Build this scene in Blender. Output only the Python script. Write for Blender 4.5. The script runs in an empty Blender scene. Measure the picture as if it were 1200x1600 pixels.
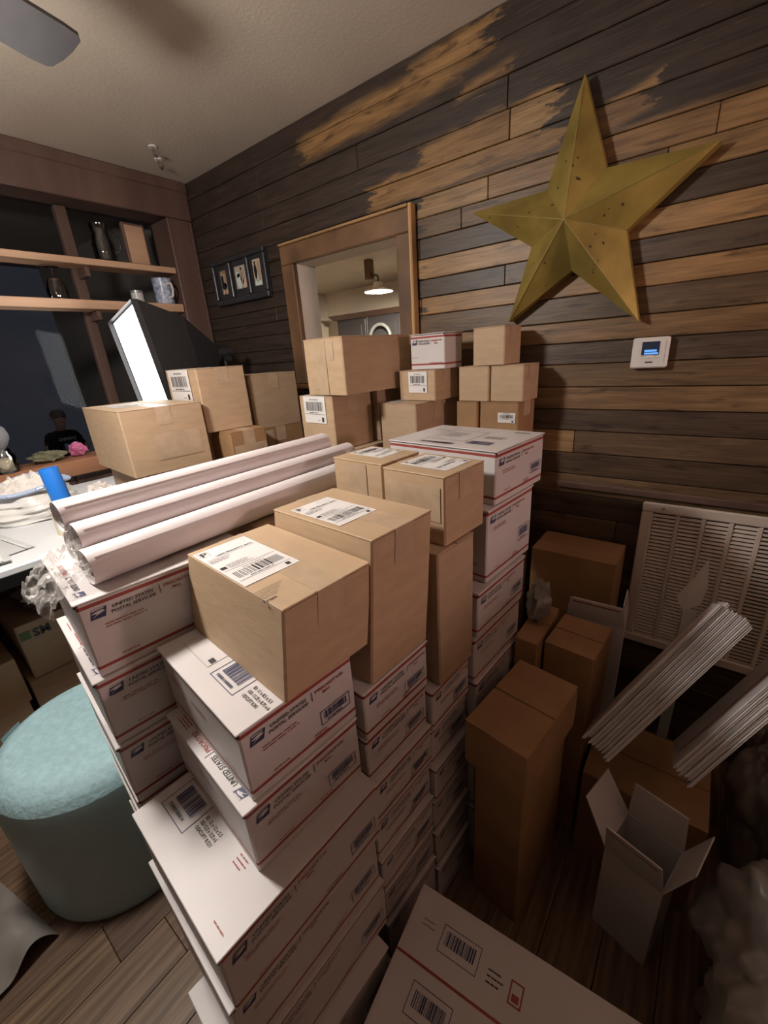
import bpy, bmesh, math, random
from mathutils import Vector, Matrix, noise
rnd = random.Random(7)
scn = bpy.context.scene
COL = scn.collection
R = math.radians

# ------------------------------------------------------------------ camera
H_CAM = 1.49
YAW, PIT, ROLL = R(128.66), R(-20.65), R(4.0)
fw = Vector((math.cos(PIT)*math.cos(YAW), math.cos(PIT)*math.sin(YAW), math.sin(PIT)))
r0 = Vector((math.sin(YAW), -math.cos(YAW), 0)); d0 = fw.cross(r0)
rt = math.cos(ROLL)*r0 + math.sin(ROLL)*d0
dn = -math.sin(ROLL)*r0 + math.cos(ROLL)*d0
cd = bpy.data.cameras.new('camera'); cam = bpy.data.objects.new('camera', cd); COL.objects.link(cam)
M = Matrix((( rt.x, -dn.x, -fw.x, 0), (rt.y, -dn.y, -fw.y, 0), (rt.z, -dn.z, -fw.z, H_CAM), (0, 0, 0, 1)))
cam.matrix_world = M
cd.sensor_fit = 'HORIZONTAL'; cd.sensor_width = 36; cd.lens = 36*652.7/1200; cd.clip_start = .02
scn.camera = cam

# ------------------------------------------------------------------ world, exposure
w = bpy.data.worlds.new('night'); scn.world = w; w.use_nodes = True
w.node_tree.nodes['Background'].inputs[0].default_value = (.024, .025, .030, 1)
w.node_tree.nodes['Background'].inputs[1].default_value = 1.0
scn.view_settings.view_transform = 'Standard'; scn.view_settings.look = 'None'
scn.view_settings.gamma = 1; scn.view_settings.use_curve_mapping = False
scn.view_settings.exposure = 0.0
LAMP_E = 268.0      # emission of the fan's light bowl
SOFT_E = 7.0       # emission of the softbox front
PEND_E = 4600.0       # kitchen pendant bulb
FILL_E = 115.0       # added warm fill lamp, out of view at the right

# ------------------------------------------------------------------ materials
def mat(name, base=(.5,.5,.5), rough=.6, metal=0, spec=.5, noise_amt=0, noise_scale=30, bump=0, bump_scale=200, stretch=None,
        alpha=None, emit=None, estr=0, coat=0, col2=None, trans=0, sheen=0):
    m = bpy.data.materials.new(name); m.use_nodes = True
    nt = m.node_tree; b = nt.nodes['Principled BSDF']
    b.inputs['Base Color'].default_value = (*base, 1); b.inputs['Roughness'].default_value = rough
    b.inputs['Metallic'].default_value = metal; b.inputs['Specular IOR Level'].default_value = spec
    b.inputs['Coat Weight'].default_value = coat; b.inputs['Transmission Weight'].default_value = trans
    b.inputs['Sheen Weight'].default_value = sheen
    if alpha is not None: b.inputs['Alpha'].default_value = alpha
    if emit: b.inputs['Emission Color'].default_value = (*emit, 1); b.inputs['Emission Strength'].default_value = estr
    if noise_amt or bump:
        tc = nt.nodes.new('ShaderNodeTexCoord'); mp = nt.nodes.new('ShaderNodeMapping')
        if stretch: mp.inputs['Scale'].default_value = stretch
        nt.links.new(tc.outputs['Object'], mp.inputs[0])
    if noise_amt:
        n = nt.nodes.new('ShaderNodeTexNoise'); n.inputs['Scale'].default_value = noise_scale; n.inputs['Detail'].default_value = 5
        nt.links.new(mp.outputs[0], n.inputs['Vector'])
        rmp = nt.nodes.new('ShaderNodeValToRGB')
        c2 = col2 or tuple(min(1, c*(1+noise_amt)) for c in base); c1 = tuple(c*(1-noise_amt) for c in base) if not col2 else base
        rmp.color_ramp.elements[0].color = (*c1, 1); rmp.color_ramp.elements[1].color = (*c2, 1)
        rmp.color_ramp.elements[0].position = .3; rmp.color_ramp.elements[1].position = .7
        nt.links.new(n.outputs['Fac'], rmp.inputs[0]); nt.links.new(rmp.outputs[0], b.inputs['Base Color'])
    if bump:
        n2 = nt.nodes.new('ShaderNodeTexNoise'); n2.inputs['Scale'].default_value = bump_scale; n2.inputs['Detail'].default_value = 4
        nt.links.new(mp.outputs[0], n2.inputs['Vector'])
        bp = nt.nodes.new('ShaderNodeBump'); bp.inputs['Strength'].default_value = bump; bp.inputs['Distance'].default_value = .004
        nt.links.new(n2.outputs['Fac'], bp.inputs['Height']); nt.links.new(bp.outputs[0], b.inputs['Normal'])
    return m

KRAFT = mat('kraft_cardboard', (.47,.33,.205), .62, noise_amt=.07, noise_scale=14, bump=.12, bump_scale=60, stretch=(1,1,4))
KRAFT2 = mat('kraft_cardboard_dull', (.43,.305,.20), .65, noise_amt=.07, noise_scale=12, bump=.12, bump_scale=60, stretch=(1,1,4))
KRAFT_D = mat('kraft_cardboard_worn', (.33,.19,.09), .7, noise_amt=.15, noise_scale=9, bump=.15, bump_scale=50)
TAPE = mat('packing_tape', (.47,.345,.23), .36, noise_amt=.10, noise_scale=25, bump=.25, bump_scale=45)
WCARD = mat('white_card', (.60,.565,.555), .42, noise_amt=.035, noise_scale=9, bump=.04, bump_scale=50)
REDP = mat('red_print', (.31,.055,.042), .5)
NAVY = mat('navy_print', (.025,.035,.10), .5)
BLACK = mat('black_print', (.025,.022,.022), .5)
GREYP = mat('grey_print', (.30,.27,.27), .5)
LABEL = mat('label_paper', (.74,.72,.70), .5)
PRINTS = [NAVY, REDP, BLACK, WCARD, GREYP]
ROLLP = mat('roll_paper', (.68,.63,.63), .5, noise_amt=.03, noise_scale=20)
CORE = mat('roll_core', (.55,.47,.42), .8)
CEIL = mat('ceiling_paint', (.50,.435,.355), .85, noise_amt=.05, noise_scale=3, bump=.35, bump_scale=90)
BROWNP = mat('wall_paint_brown', (.24,.18,.14), .8, bump=.1, bump_scale=80)
PLAIN = mat('wall_paint', (.55,.48,.40), .8, bump=.1, bump_scale=80)
JAMB = mat('jamb_paint', (.66,.60,.52), .6, noise_amt=.04, noise_scale=6)
DARKW = mat('dark_trim_wood', (.11,.065,.05), .5, noise_amt=.35, noise_scale=6, bump=.2, bump_scale=25, stretch=(1,1,.12))
SHELFW = mat('shelf_wood', (.52,.33,.21), .5, noise_amt=.3, noise_scale=8, bump=.15, bump_scale=25, stretch=(1,.1,1))
SILLW = mat('sill_wood', (.27,.12,.06), .4, noise_amt=.3, noise_scale=8, stretch=(1,.1,1))
FRAMEW = mat('frame_wood', (.075,.040,.022), .45, noise_amt=.45, noise_scale=16, col2=(.23,.125,.062), bump=.3, bump_scale=30, stretch=(.25,1,.25))
RAWW = mat('raw_wood_strip', (.40,.24,.11), .55, noise_amt=.25, noise_scale=8, stretch=(1,1,.1))
PICF = mat('picture_frame_black', (.03,.03,.036), .35, noise_amt=.3, noise_scale=40)
GOLD = mat('aged_brass', (.35,.26,.065), .46, metal=.4, noise_amt=.35, noise_scale=7, bump=.12, bump_scale=30)
GOLDW = mat('worn_edge', (.42,.34,.13), .4, metal=.6)
RUST = mat('rust_spot', (.06,.03,.012), .8)
WPLAS = mat('white_plastic', (.74,.70,.66), .35)
VENTW = mat('vent_enamel', (.62,.54,.47), .4, noise_amt=.06, noise_scale=8)
DARKGAP = mat('duct_dark', (.03,.022,.018), .9)
FOAM = mat('blue_foam', (.36,.56,.60), .75, noise_amt=.10, noise_scale=55, bump=.8, bump_scale=75)
FOAMS = mat('blue_foam_side', (.34,.50,.52), .38, noise_amt=.06, noise_scale=8, bump=.3, bump_scale=14)
BLKFAB = mat('softbox_fabric', (.02,.02,.022), .55)
BLKPLAS = mat('black_plastic', (.02,.02,.02), .4)
BLUEP = mat('blue_plastic', (.02,.20,.72), .4)
TABLEW = mat('table_white', (.70,.72,.74), .35)
BAGW = mat('white_bag', (.74,.73,.69), .35, bump=.1, bump_scale=30)
BAGTIE = mat('bag_tie_blue', (.42,.52,.72), .4)
TISSUE = mat('tissue', (.72,.67,.62), .6)
MAILER = mat('mailer_grey', (.56,.57,.56), .3)
POLY = mat('poly_sheet', (.70,.68,.64), .2, alpha=.40, bump=.3, bump_scale=20)
POLYD = mat('poly_sheet_dull', (.24,.22,.20), .3, bump=.2, bump_scale=20)
FANB = mat('fan_blade', (.055,.052,.056), .45, noise_amt=.1, noise_scale=20)
FANM = mat('fan_metal', (.12,.11,.11), .35, metal=.8)
CABD = mat('kitchen_cabinet', (.035,.032,.036), .45)
CROWN = mat('crown_wood', (.06,.032,.022), .45)
STEEL = mat('appliance_steel', (.30,.33,.32), .35, metal=.5)
CERAM = mat('grey_speaker_cloth', (.20,.20,.21), .9)
WAX = mat('candle_wax', (.80,.72,.52), .45)
MUG = mat('mosaic_blue', (.10,.16,.32), .3, noise_amt=.3, noise_scale=45, col2=(.62,.68,.78))
PINK = mat('pink_cloth', (.50,.13,.26), .8)
OLIVE = mat('olive_cloth', (.14,.13,.075), .9, noise_amt=.2, noise_scale=20)
SKIN = mat('skin', (.80,.50,.36), .5)
SHIRT = mat('black_cotton', (.008,.008,.010), .9)
HAIR = mat('grey_hair', (.22,.18,.15), .8)
GREEN = mat('green_print', (.10,.16,.07), .6)
GROUND = mat('night_ground', (.012,.012,.012), .95)

def emis(name, c, s):
    m = bpy.data.materials.new(name); m.use_nodes = True; nt = m.node_tree
    nt.nodes.remove(nt.nodes['Principled BSDF']); e = nt.nodes.new('ShaderNodeEmission')
    e.inputs[0].default_value = (*c, 1); e.inputs[1].default_value = s
    nt.links.new(e.outputs[0], nt.nodes['Material Output'].inputs[0]); return m
BOWLE = emis('lit_bowl', (1, .92, .85), LAMP_E)
SOFTE = emis('lit_diffuser', (1, .98, .95), SOFT_E)
BULBE = emis('lit_bulb', (1, .87, .70), PEND_E)
SCRE = emis('lit_screen', (.16, .42, 1), 1.1)
SCRD = emis('dim_screen', (.035, .04, .06), .6)

def glass_mat(name, tint, extra, rough=.02, ior=1.5):
    m = bpy.data.materials.new(name); m.use_nodes = True; nt = m.node_tree
    nt.nodes.remove(nt.nodes['Principled BSDF'])
    t = nt.nodes.new('ShaderNodeBsdfTransparent'); t.inputs[0].default_value = (*tint, 1)
    g = nt.nodes.new('ShaderNodeBsdfGlossy'); g.inputs['Roughness'].default_value = rough
    f = nt.nodes.new('ShaderNodeFresnel'); f.inputs[0].default_value = ior
    a = nt.nodes.new('ShaderNodeMath'); a.operation = 'ADD'; a.inputs[1].default_value = extra
    mx = nt.nodes.new('ShaderNodeMixShader')
    nt.links.new(f.outputs[0], a.inputs[0]); nt.links.new(a.outputs[0], mx.inputs[0])
    nt.links.new(t.outputs[0], mx.inputs[1]); nt.links.new(g.outputs[0], mx.inputs[2])
    nt.links.new(mx.outputs[0], nt.nodes['Material Output'].inputs[0]); return m
GLASS = glass_mat('window_glass', (.80,.82,.85), .0, .06, 1.16)
CLEAR = glass_mat('clear_glass', (.92,.93,.93), .04)
POLYC = mat('clear_poly', (.80,.78,.75), .22, alpha=.30, spec=.6)

def plank_material():
    """old boards: each board's own wood colour comes from its object colour; a dark stain covers the parts that were brushed"""
    m = bpy.data.materials.new('old_board_wood'); m.use_nodes = True; nt = m.node_tree; b = nt.nodes['Principled BSDF']
    N = nt.nodes.new; L = nt.links.new
    tc = N('ShaderNodeTexCoord')
    def math_(op, a, c=None, cl=False):
        n = N('ShaderNodeMath'); n.operation = op; n.use_clamp = cl
        for i, v in enumerate((a, c)):
            if v is None: continue
            if isinstance(v, (int, float)): n.inputs[i].default_value = v
            else: L(v, n.inputs[i])
        return n.outputs[0]
    mp = N('ShaderNodeMapping'); mp.inputs['Scale'].default_value = (1.6, 1, 14); L(tc.outputs['Object'], mp.inputs[0])
    n1 = N('ShaderNodeTexNoise'); n1.inputs['Scale'].default_value = 3.2; n1.inputs['Detail'].default_value = 6; L(mp.outputs[0], n1.inputs['Vector'])
    mp2 = N('ShaderNodeMapping'); mp2.inputs['Scale'].default_value = (3, 1, 60); L(tc.outputs['Object'], mp2.inputs[0])
    n2 = N('ShaderNodeTexNoise'); n2.inputs['Scale'].default_value = 3; n2.inputs['Detail'].default_value = 8; L(mp2.outputs[0], n2.inputs['Vector'])
    sp = N('ShaderNodeSeparateXYZ'); L(tc.outputs['Object'], sp.inputs[0])
    # ragged brush edges
    mp0 = N('ShaderNodeMapping'); mp0.inputs['Scale'].default_value = (2.2, 1, 9); L(tc.outputs['Object'], mp0.inputs[0])
    n0 = N('ShaderNodeTexNoise'); n0.inputs['Scale'].default_value = 3; n0.inputs['Detail'].default_value = 8; n0.inputs['Roughness'].default_value = .65; L(mp0.outputs[0], n0.inputs['Vector'])
    rag = math_('MULTIPLY', math_('SUBTRACT', n0.outputs['Fac'], .5), .42)
    X = math_('ADD', sp.outputs['X'], rag); Z = math_('ADD', sp.outputs['Z'], math_('MULTIPLY', rag, .16))
    def boxmask(x0, x1, z0, z1, soft=.02, slope=0):
        zz = math_('SUBTRACT', Z, math_('MULTIPLY', math_('SUBTRACT', X, (x0+x1)/2), slope))
        ax = math_('SUBTRACT', (x1-x0)/2, math_('ABSOLUTE', math_('SUBTRACT', X, (x0+x1)/2)))
        az = math_('SUBTRACT', (z1-z0)/2, math_('ABSOLUTE', math_('SUBTRACT', zz, (z0+z1)/2)))
        d = math_('MINIMUM', ax, az)
        return math_('ADD', math_('DIVIDE', d, soft), .5, True)
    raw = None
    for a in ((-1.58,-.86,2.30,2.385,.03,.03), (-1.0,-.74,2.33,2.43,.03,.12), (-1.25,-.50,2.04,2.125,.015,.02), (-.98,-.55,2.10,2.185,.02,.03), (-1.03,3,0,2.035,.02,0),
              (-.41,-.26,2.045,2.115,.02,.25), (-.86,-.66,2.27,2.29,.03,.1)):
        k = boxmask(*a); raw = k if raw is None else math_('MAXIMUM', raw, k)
    # worn-through scratches in the stain
    scr = math_('MULTIPLY', math_('GREATER_THAN', n2.outputs['Fac'], .70), .35)
    raw2 = math_('MAXIMUM', raw, scr)
    oi = N('ShaderNodeObjectInfo')
    grain = N('ShaderNodeMixRGB'); grain.blend_type = 'MULTIPLY'; grain.inputs[0].default_value = .75
    cr = N('ShaderNodeValToRGB'); cr.color_ramp.elements[0].position = .32; cr.color_ramp.elements[1].position = .66
    cr.color_ramp.elements[0].color = (.20,.165,.13,1); cr.color_ramp.elements[1].color = (1.25,1.22,1.15,1)
    mixn = math_('ADD', math_('MULTIPLY', n1.outputs['Fac'], .55), math_('MULTIPLY', n2.outputs['Fac'], .45))
    L(mixn, cr.inputs[0]); L(oi.outputs['Color'], grain.inputs[1]); L(cr.outputs[0], grain.inputs[2])
    stain = N('ShaderNodeValToRGB'); stain.color_ramp.elements[0].color = (.022,.015,.011,1); stain.color_ramp.elements[1].color = (.066,.045,.034,1)
    stain.color_ramp.elements[0].position = .35; stain.color_ramp.elements[1].position = .7
    L(mixn, stain.inputs[0])
    # knots and old grey weathering, stretched along the boards
    mp3 = N('ShaderNodeMapping'); mp3.inputs['Scale'].default_value = (5, 1, 22); L(tc.outputs['Object'], mp3.inputs[0])
    n3 = N('ShaderNodeTexNoise'); n3.inputs['Scale'].default_value = 1.7; n3.inputs['Detail'].default_value = 3; L(mp3.outputs[0], n3.inputs['Vector'])
    kn = N('ShaderNodeValToRGB'); kn.color_ramp.elements[0].position = .30; kn.color_ramp.elements[1].position = .40
    kn.color_ramp.elements[0].color = (.28,.25,.24,1); kn.color_ramp.elements[1].color = (1,1,1,1); L(n3.outputs['Fac'], kn.inputs[0])
    g2 = N('ShaderNodeMixRGB'); g2.blend_type = 'MULTIPLY'; g2.inputs[0].default_value = .8; L(grain.outputs[0], g2.inputs[1]); L(kn.outputs[0], g2.inputs[2]); grain = g2
    mx = N('ShaderNodeMixRGB'); L(raw2, mx.inputs[0]); L(stain.outputs[0], mx.inputs[1]); L(grain.outputs[0], mx.inputs[2])
    L(mx.outputs[0], b.inputs['Base Color'])
    b.inputs['Roughness'].default_value = .46
    bp = N('ShaderNodeBump'); bp.inputs['Strength'].default_value = .45; bp.inputs['Distance'].default_value = .003
    L(mixn, bp.inputs['Height']); L(bp.outputs[0], b.inputs['Normal'])
    return m
PLANKM = plank_material()
def floor_material():
    m = bpy.data.materials.new('floor_laminate'); m.use_nodes = True; nt = m.node_tree; b = nt.nodes['Principled BSDF']
    N = nt.nodes.new; L = nt.links.new
    tc = N('ShaderNodeTexCoord'); mp = N('ShaderNodeMapping'); mp.inputs['Scale'].default_value = (26, 1.3, 1); L(tc.outputs['Object'], mp.inputs[0])
    oi = N('ShaderNodeObjectInfo'); 
    n = N('ShaderNodeTexNoise'); n.inputs['Scale'].default_value = 2.5; n.inputs['Detail'].default_value = 7; L(mp.outputs[0], n.inputs['Vector'])
    cr = N('ShaderNodeValToRGB'); cr.color_ramp.elements[0].position = .3; cr.color_ramp.elements[1].position = .7
    cr.color_ramp.elements[0].color = (.065,.038,.022,1); cr.color_ramp.elements[1].color = (.215,.140,.088,1)
    L(n.outputs['Fac'], cr.inputs[0])
    mx = N('ShaderNodeMixRGB'); mx.blend_type = 'MULTIPLY'; mx.inputs[0].default_value = 1; L(cr.outputs[0], mx.inputs[1]); L(oi.outputs['Color'], mx.inputs[2])
    L(mx.outputs[0], b.inputs['Base Color']); b.inputs['Roughness'].default_value = .42
    bp = N('ShaderNodeBump'); bp.inputs['Strength'].default_value = .2; bp.inputs['Distance'].default_value = .002
    L(n.outputs['Fac'], bp.inputs['Height']); L(bp.outputs[0], b.inputs['Normal'])
    return m
FLOORM = floor_material()

# ------------------------------------------------------------------ mesh helpers
class MB:
    def __init__(s): s.v = []; s.f = []; s.m = []
    def add(s, vs, fs, mi=0):
        o = len(s.v); s.v += [tuple(v) for v in vs]; s.f += [[i+o for i in f] for f in fs]; s.m += [mi]*len(fs)
    def box(s, x0, x1, y0, y1, z0, z1, mi=0, mtx=None):
        vs = [Vector((x, y, z)) for z in (z0, z1) for y in (y0, y1) for x in (x0, x1)]
        if mtx: vs = [mtx @ v for v in vs]
        s.add(vs, [(0,2,3,1),(4,5,7,6),(0,1,5,4),(2,6,7,3),(0,4,6,2),(1,3,7,5)], mi)
    def cbox(s, x0, x1, y0, y1, z0, z1, c=.003, mi=0, mtx=None):
        """box with all edges chamfered"""
        bm = bmesh.new(); bmesh.ops.create_cube(bm, size=1)
        for v in bm.verts: v.co = Vector(((x0+x1)/2+v.co.x*(x1-x0), (y0+y1)/2+v.co.y*(y1-y0), (z0+z1)/2+v.co.z*(z1-z0)))
        bmesh.ops.bevel(bm, geom=bm.edges[:], offset=c, segments=1, affect='EDGES', profile=.5)
        if mtx: bm.transform(mtx)
        s.bm(bm, mi)
    def bm(s, bm, mi=0):
        bm.verts.index_update(); s.add([v.co.copy() for v in bm.verts], [[v.index for v in f.verts] for f in bm.faces], mi); bm.free()
    def quad(s, a, b, c, d, mi=0): s.add([a, b, c, d], [(0,1,2,3)], mi)
    def tube(s, p0, p1, r0, r1=None, n=16, mi=0, cap=True):
        r1 = r0 if r1 is None else r1
        p0 = Vector(p0); p1 = Vector(p1); d = (p1-p0).normalized()
        a = d.orthogonal().normalized(); b = d.cross(a); vs = []
        for p, r in ((p0, r0), (p1, r1)):
            vs += [p+(a*math.cos(t)+b*math.sin(t))*r for t in [2*math.pi*i/n for i in range(n)]]
        fs = [(i, (i+1)%n, n+(i+1)%n, n+i) for i in range(n)]
        if cap: fs += [tuple(range(n-1,-1,-1)), tuple(range(n, 2*n))]
        s.add(vs, fs, mi)
    def lathe(s, prof, c=(0,0,0), n=24, mi=0, axis=None):
        """profile of (r, z) turned about z (or about a matrix)"""
        vs = []
        for r, z in prof: vs += [Vector((r*math.cos(2*math.pi*i/n), r*math.sin(2*math.pi*i/n), z)) for i in range(n)]
        if axis: vs = [axis @ v for v in vs]
        vs = [v+Vector(c) for v in vs]
        fs = [(k*n+i, k*n+(i+1)%n, (k+1)*n+(i+1)%n, (k+1)*n+i) for k in range(len(prof)-1) for i in range(n)]
        s.add(vs, fs, mi)
    def path(s, pts, r, n=8, mi=0):
        for a, b in zip(pts[:-1], pts[1:]): s.tube(a, b, r, n=n, mi=mi)
    def mesh(s, name, mats, smooth=False):
        me = bpy.data.meshes.new(name); me.from_pydata(s.v, [], s.f)
        for mm in (mats if isinstance(mats, (list, tuple)) else [mats]): me.materials.append(mm)
        me.polygons.foreach_set('material_index', s.m)
        if smooth: me.polygons.foreach_set('use_smooth', [True]*len(me.polygons))
        me.update(); return me
    def build(s, name, mats, parent=None, smooth=False, loc=None):
        o = bpy.data.objects.new(name, s.mesh(name, mats, smooth)); COL.objects.link(o)
        if parent: o.parent = parent
        if loc: o.location = loc
        return o
def link(name, me, parent=None, loc=None):
    o = bpy.data.objects.new(name, me); COL.objects.link(o)
    if parent: o.parent = parent
    if loc: o.location = loc
    return o
def tag(o, label=None, cat=None, group=None, kind=None):
    if label: o['label'] = label
    if cat: o['category'] = cat
    if group: o['group'] = group
    if kind: o['kind'] = kind
    return o
def thing(name, label, cat, loc=(0,0,0), rot=0, group=None):
    o = bpy.data.objects.new(name, None); COL.objects.link(o); o.empty_display_size = .05
    o.location = loc; o.rotation_euler = (0, 0, R(rot)); return tag(o, label, cat, group)
def struct(name, mb, m, parent=None, smooth=False):
    return tag(mb.build(name, m, parent, smooth), kind='structure')
def smooth_obj(o, angle=40):
    me = o.data; me.polygons.foreach_set('use_smooth', [True]*len(me.polygons))
    me.set_sharp_from_angle(angle=R(angle)); return o

# ------------------------------------------------------------------ flat printing
TXT = {}
def text_mesh(s, bold=.012):
    k = (s, bold)
    if k in TXT: return TXT[k]
    cu = bpy.data.curves.new('t', 'FONT'); cu.body = s; cu.size = 1; cu.resolution_u = 2; cu.offset = bold; cu.fill_mode = 'FRONT'
    ob = bpy.data.objects.new('t', cu); COL.objects.link(ob)
    dg = bpy.context.evaluated_depsgraph_get(); me = bpy.data.meshes.new_from_object(ob.evaluated_get(dg))
    vs = [(v.co.x, v.co.y) for v in me.vertices]; fs = [list(p.vertices) for p in me.polygons]
    bpy.data.objects.remove(ob); bpy.data.curves.remove(cu); bpy.data.meshes.remove(me)
    wd = max([v[0] for v in vs] or [0]); TXT[k] = (vs, fs, wd); return TXT[k]
class Print:
    """flat marks in a (u, v) frame; layer 1 marks lie a hair above layer 0"""
    def __init__(s): s.items = []
    def poly(s, pts, m=0, layer=0): s.items.append((pts, [list(range(len(pts)))], m, layer))
    def rect(s, x, y, w_, h_, m=0, layer=0): s.poly([(x,y),(x+w_,y),(x+w_,y+h_),(x,y+h_)], m, layer)
    def frame(s, x, y, w_, h_, t, m=0):
        s.rect(x, y, w_, t, m); s.rect(x, y+h_-t, w_, t, m); s.rect(x, y+t, t, h_-2*t, m); s.rect(x+w_-t, y+t, t, h_-2*t, m)
    def barcode(s, x, y, w_, h_, m=0, seed=1):
        rr = random.Random(seed); p = 0; u = w_/62
        while p < w_:
            b = u*rr.choice((1,1,2,3)); b = min(b, w_-p); s.rect(x+p, y, b, h_, m); p += b+u*rr.choice((1,1,2))
    def text(s, t, x, y, size, m=0, shear=0, width=None, bold=.012):
        vs, fs, wd = text_mesh(t, bold); k = size if width is None else min(size*3, width/wd)
        kx = k; ky = size
        s.items.append(([(x+a*kx+b*ky*shear, y+b*ky) for a, b in vs], fs, m, 0))
    def lines(s, x, y, w_, n, gap, t, m=4, seed=0):
        rr = random.Random(seed+3)
        for i in range(n):
            p = 0; ww = w_*rr.uniform(.7, 1)
            while p < ww:
                q = min(rr.uniform(.1, .3)*w_, ww-p); s.rect(x+p, y-i*gap, q*.86, t, m); p += q
    def eagle(s, x, y, h_, m=0):
        """slanted dark badge with the white bird head swept to the right"""
        w_ = h_*1.55
        P = lambda a, b: (x+a*w_+b*h_*.28, y+b*h_)
        s.poly([P(0,0), P(.82,0), P(.82,1), P(0,1)], m)
        s.poly([P(.02,.64), P(.40,.80), P(.62,.78), P(.74,.60), P(.60,.52), P(.30,.36), P(.06,.12), P(.34,.52), P(.02,.56)], 3, 1)
        s.poly([P(-.01,.99), P(.60,.99), P(.70,.90), P(.35,.90), P(.0,.84)], 3, 1)
    def mesh(s, name, O, U, V, Nn, eps=.0005):
        O, U, V, Nn = Vector(O), Vector(U), Vector(V), Vector(Nn); mb = MB()
        for pts, fs, m, layer in s.items:
            mb.add([O+U*a+V*b+Nn*(eps+layer*.0003) for a, b in pts], fs, m)
        return mb.mesh(name, PRINTS)

# ------------------------------------------------------------------ boxes
FACES = {'+x': lambda lx, ly: ((lx/2, -ly/2, 0), (0,1,0), (0,0,1), (1,0,0)),
         '-y': lambda lx, ly: ((-lx/2, -ly/2, 0), (1,0,0), (0,0,1), (0,-1,0))}
def ring_body(lx, ly, levels, c=.004, shear=0, bulge=0):
    """closed box body: chamfered corners, horizontal loops at the given heights; levels = [(z, material of the band above)]"""
    mb = MB(); a, b = lx/2, ly/2; pr = [(a-c,-b),(a,-b+c),(a,b-c),(a-c,b),(-a+c,b),(-a,b-c),(-a,-b+c),(-a+c,-b)]
    H = levels[-1][0]; vs = []
    for z, _ in levels:
        k = 1+bulge*math.sin(math.pi*z/H); vs += [(x*k, y*k+shear*z, z) for x, y in pr]
    o = 0; mb.v = vs
    for i in range(len(levels)-1):
        for j in range(8):
            mb.f.append([i*8+j, i*8+(j+1)%8, (i+1)*8+(j+1)%8, (i+1)*8+j]); mb.m.append(levels[i][1])
    mb.f.append(list(range(7,-1,-1))); mb.m.append(0)
    mb.f.append([ (len(levels)-1)*8+j for j in range(8)]); mb.m.append(0)
    return mb
def place(F, lx, ly, rot):
    """centre of the base of a box whose near corner (largest x, smallest y) is at F"""
    c, s = math.cos(R(rot)), math.sin(R(rot)); u = Vector((c, s)); v = Vector((-s, c))
    p = Vector(F)-u*lx/2+v*ly/2; return p
def shear_mesh(o, sh):
    if sh:
        for v in o.data.vertices: v.co.y += sh*v.co.z
CACHE = {}
def brown(name, label, F, z0, z1, lx, ly, rot=-5, m=None, seam='x', tape=True, shear=0, group=None, face_tape=(), bulge=.004, gap=.0012):
    m = m or KRAFT; h = z1-z0-gap; p = place(F, lx, ly, rot); t = thing('cardboard_box', label, 'box', (p.x, p.y, z0), rot, group)
    ft = .004; hb = h-ft
    key = ('b', round(lx,3), round(ly,3), round(h,3), m.name, shear)
    if key not in CACHE: CACHE[key] = ring_body(lx, ly, [(0,0),(h*.5,0),(hb,0)], .0035, shear, bulge).mesh('body', m)
    link('body', CACHE[key], t)
    g = .0016
    def flap(x0, x1, y0, y1):
        mb = MB(); mb.cbox(x0, x1, y0, y1, hb+.0003, h, .0012); o = mb.build('top_flap', m, t); shear_mesh(o, shear)
    if seam == 'x': flap(-lx/2, lx/2, -ly/2, -g); flap(-lx/2, lx/2, g, ly/2)
    else: flap(-lx/2, -g, -ly/2, ly/2); flap(g, lx/2, -ly/2, ly/2)
    if tape:
        tw = min(.026, ly*.2, lx*.2); mb = MB(); e = .0005; dr = min(.065, h*.4)
        if seam == 'x':
            mb.box(-lx/2-e, lx/2+e, -tw, tw, h, h+e); mb.box(lx/2+.0008, lx/2+.0013, -tw, tw, h-dr, h); mb.box(-lx/2-.0013, -lx/2-.0008, -tw, tw, h-dr, h)
        else:
            mb.box(-tw, tw, -ly/2-e, ly/2+e, h, h+e); mb.box(-tw, tw, -ly/2-.0013, -ly/2-.0008, h-dr, h); mb.box(-tw, tw, ly/2+.0008, ly/2+.0013, h-dr, h)
        o = mb.build('tape', TAPE, t); shear_mesh(o, shear)
    for n_, (f, a, b, c_, d) in enumerate(face_tape):     # strips of tape on a side: face, u, v, width, height
        O, U, V, Nn = FACES[f](lx, ly); O, U, V, Nn = map(Vector, (O, U, V, Nn)); k = .0014+.0006*n_
        mb = MB(); P = [O+U*x+V*y+Nn*k for x, y in ((a,b),(a+c_,b),(a+c_,b+d),(a,b+d))]
        Q = [q+Nn*.0004 for q in P]
        mb.add(P+Q, [(0,3,2,1),(4,5,6,7),(0,1,5,4),(1,2,6,5),(2,3,7,6),(3,0,4,7)]); o = mb.build('tape', TAPE, t); shear_mesh(o, shear)
    t['dims'] = (lx, ly, h, shear); return t
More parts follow.
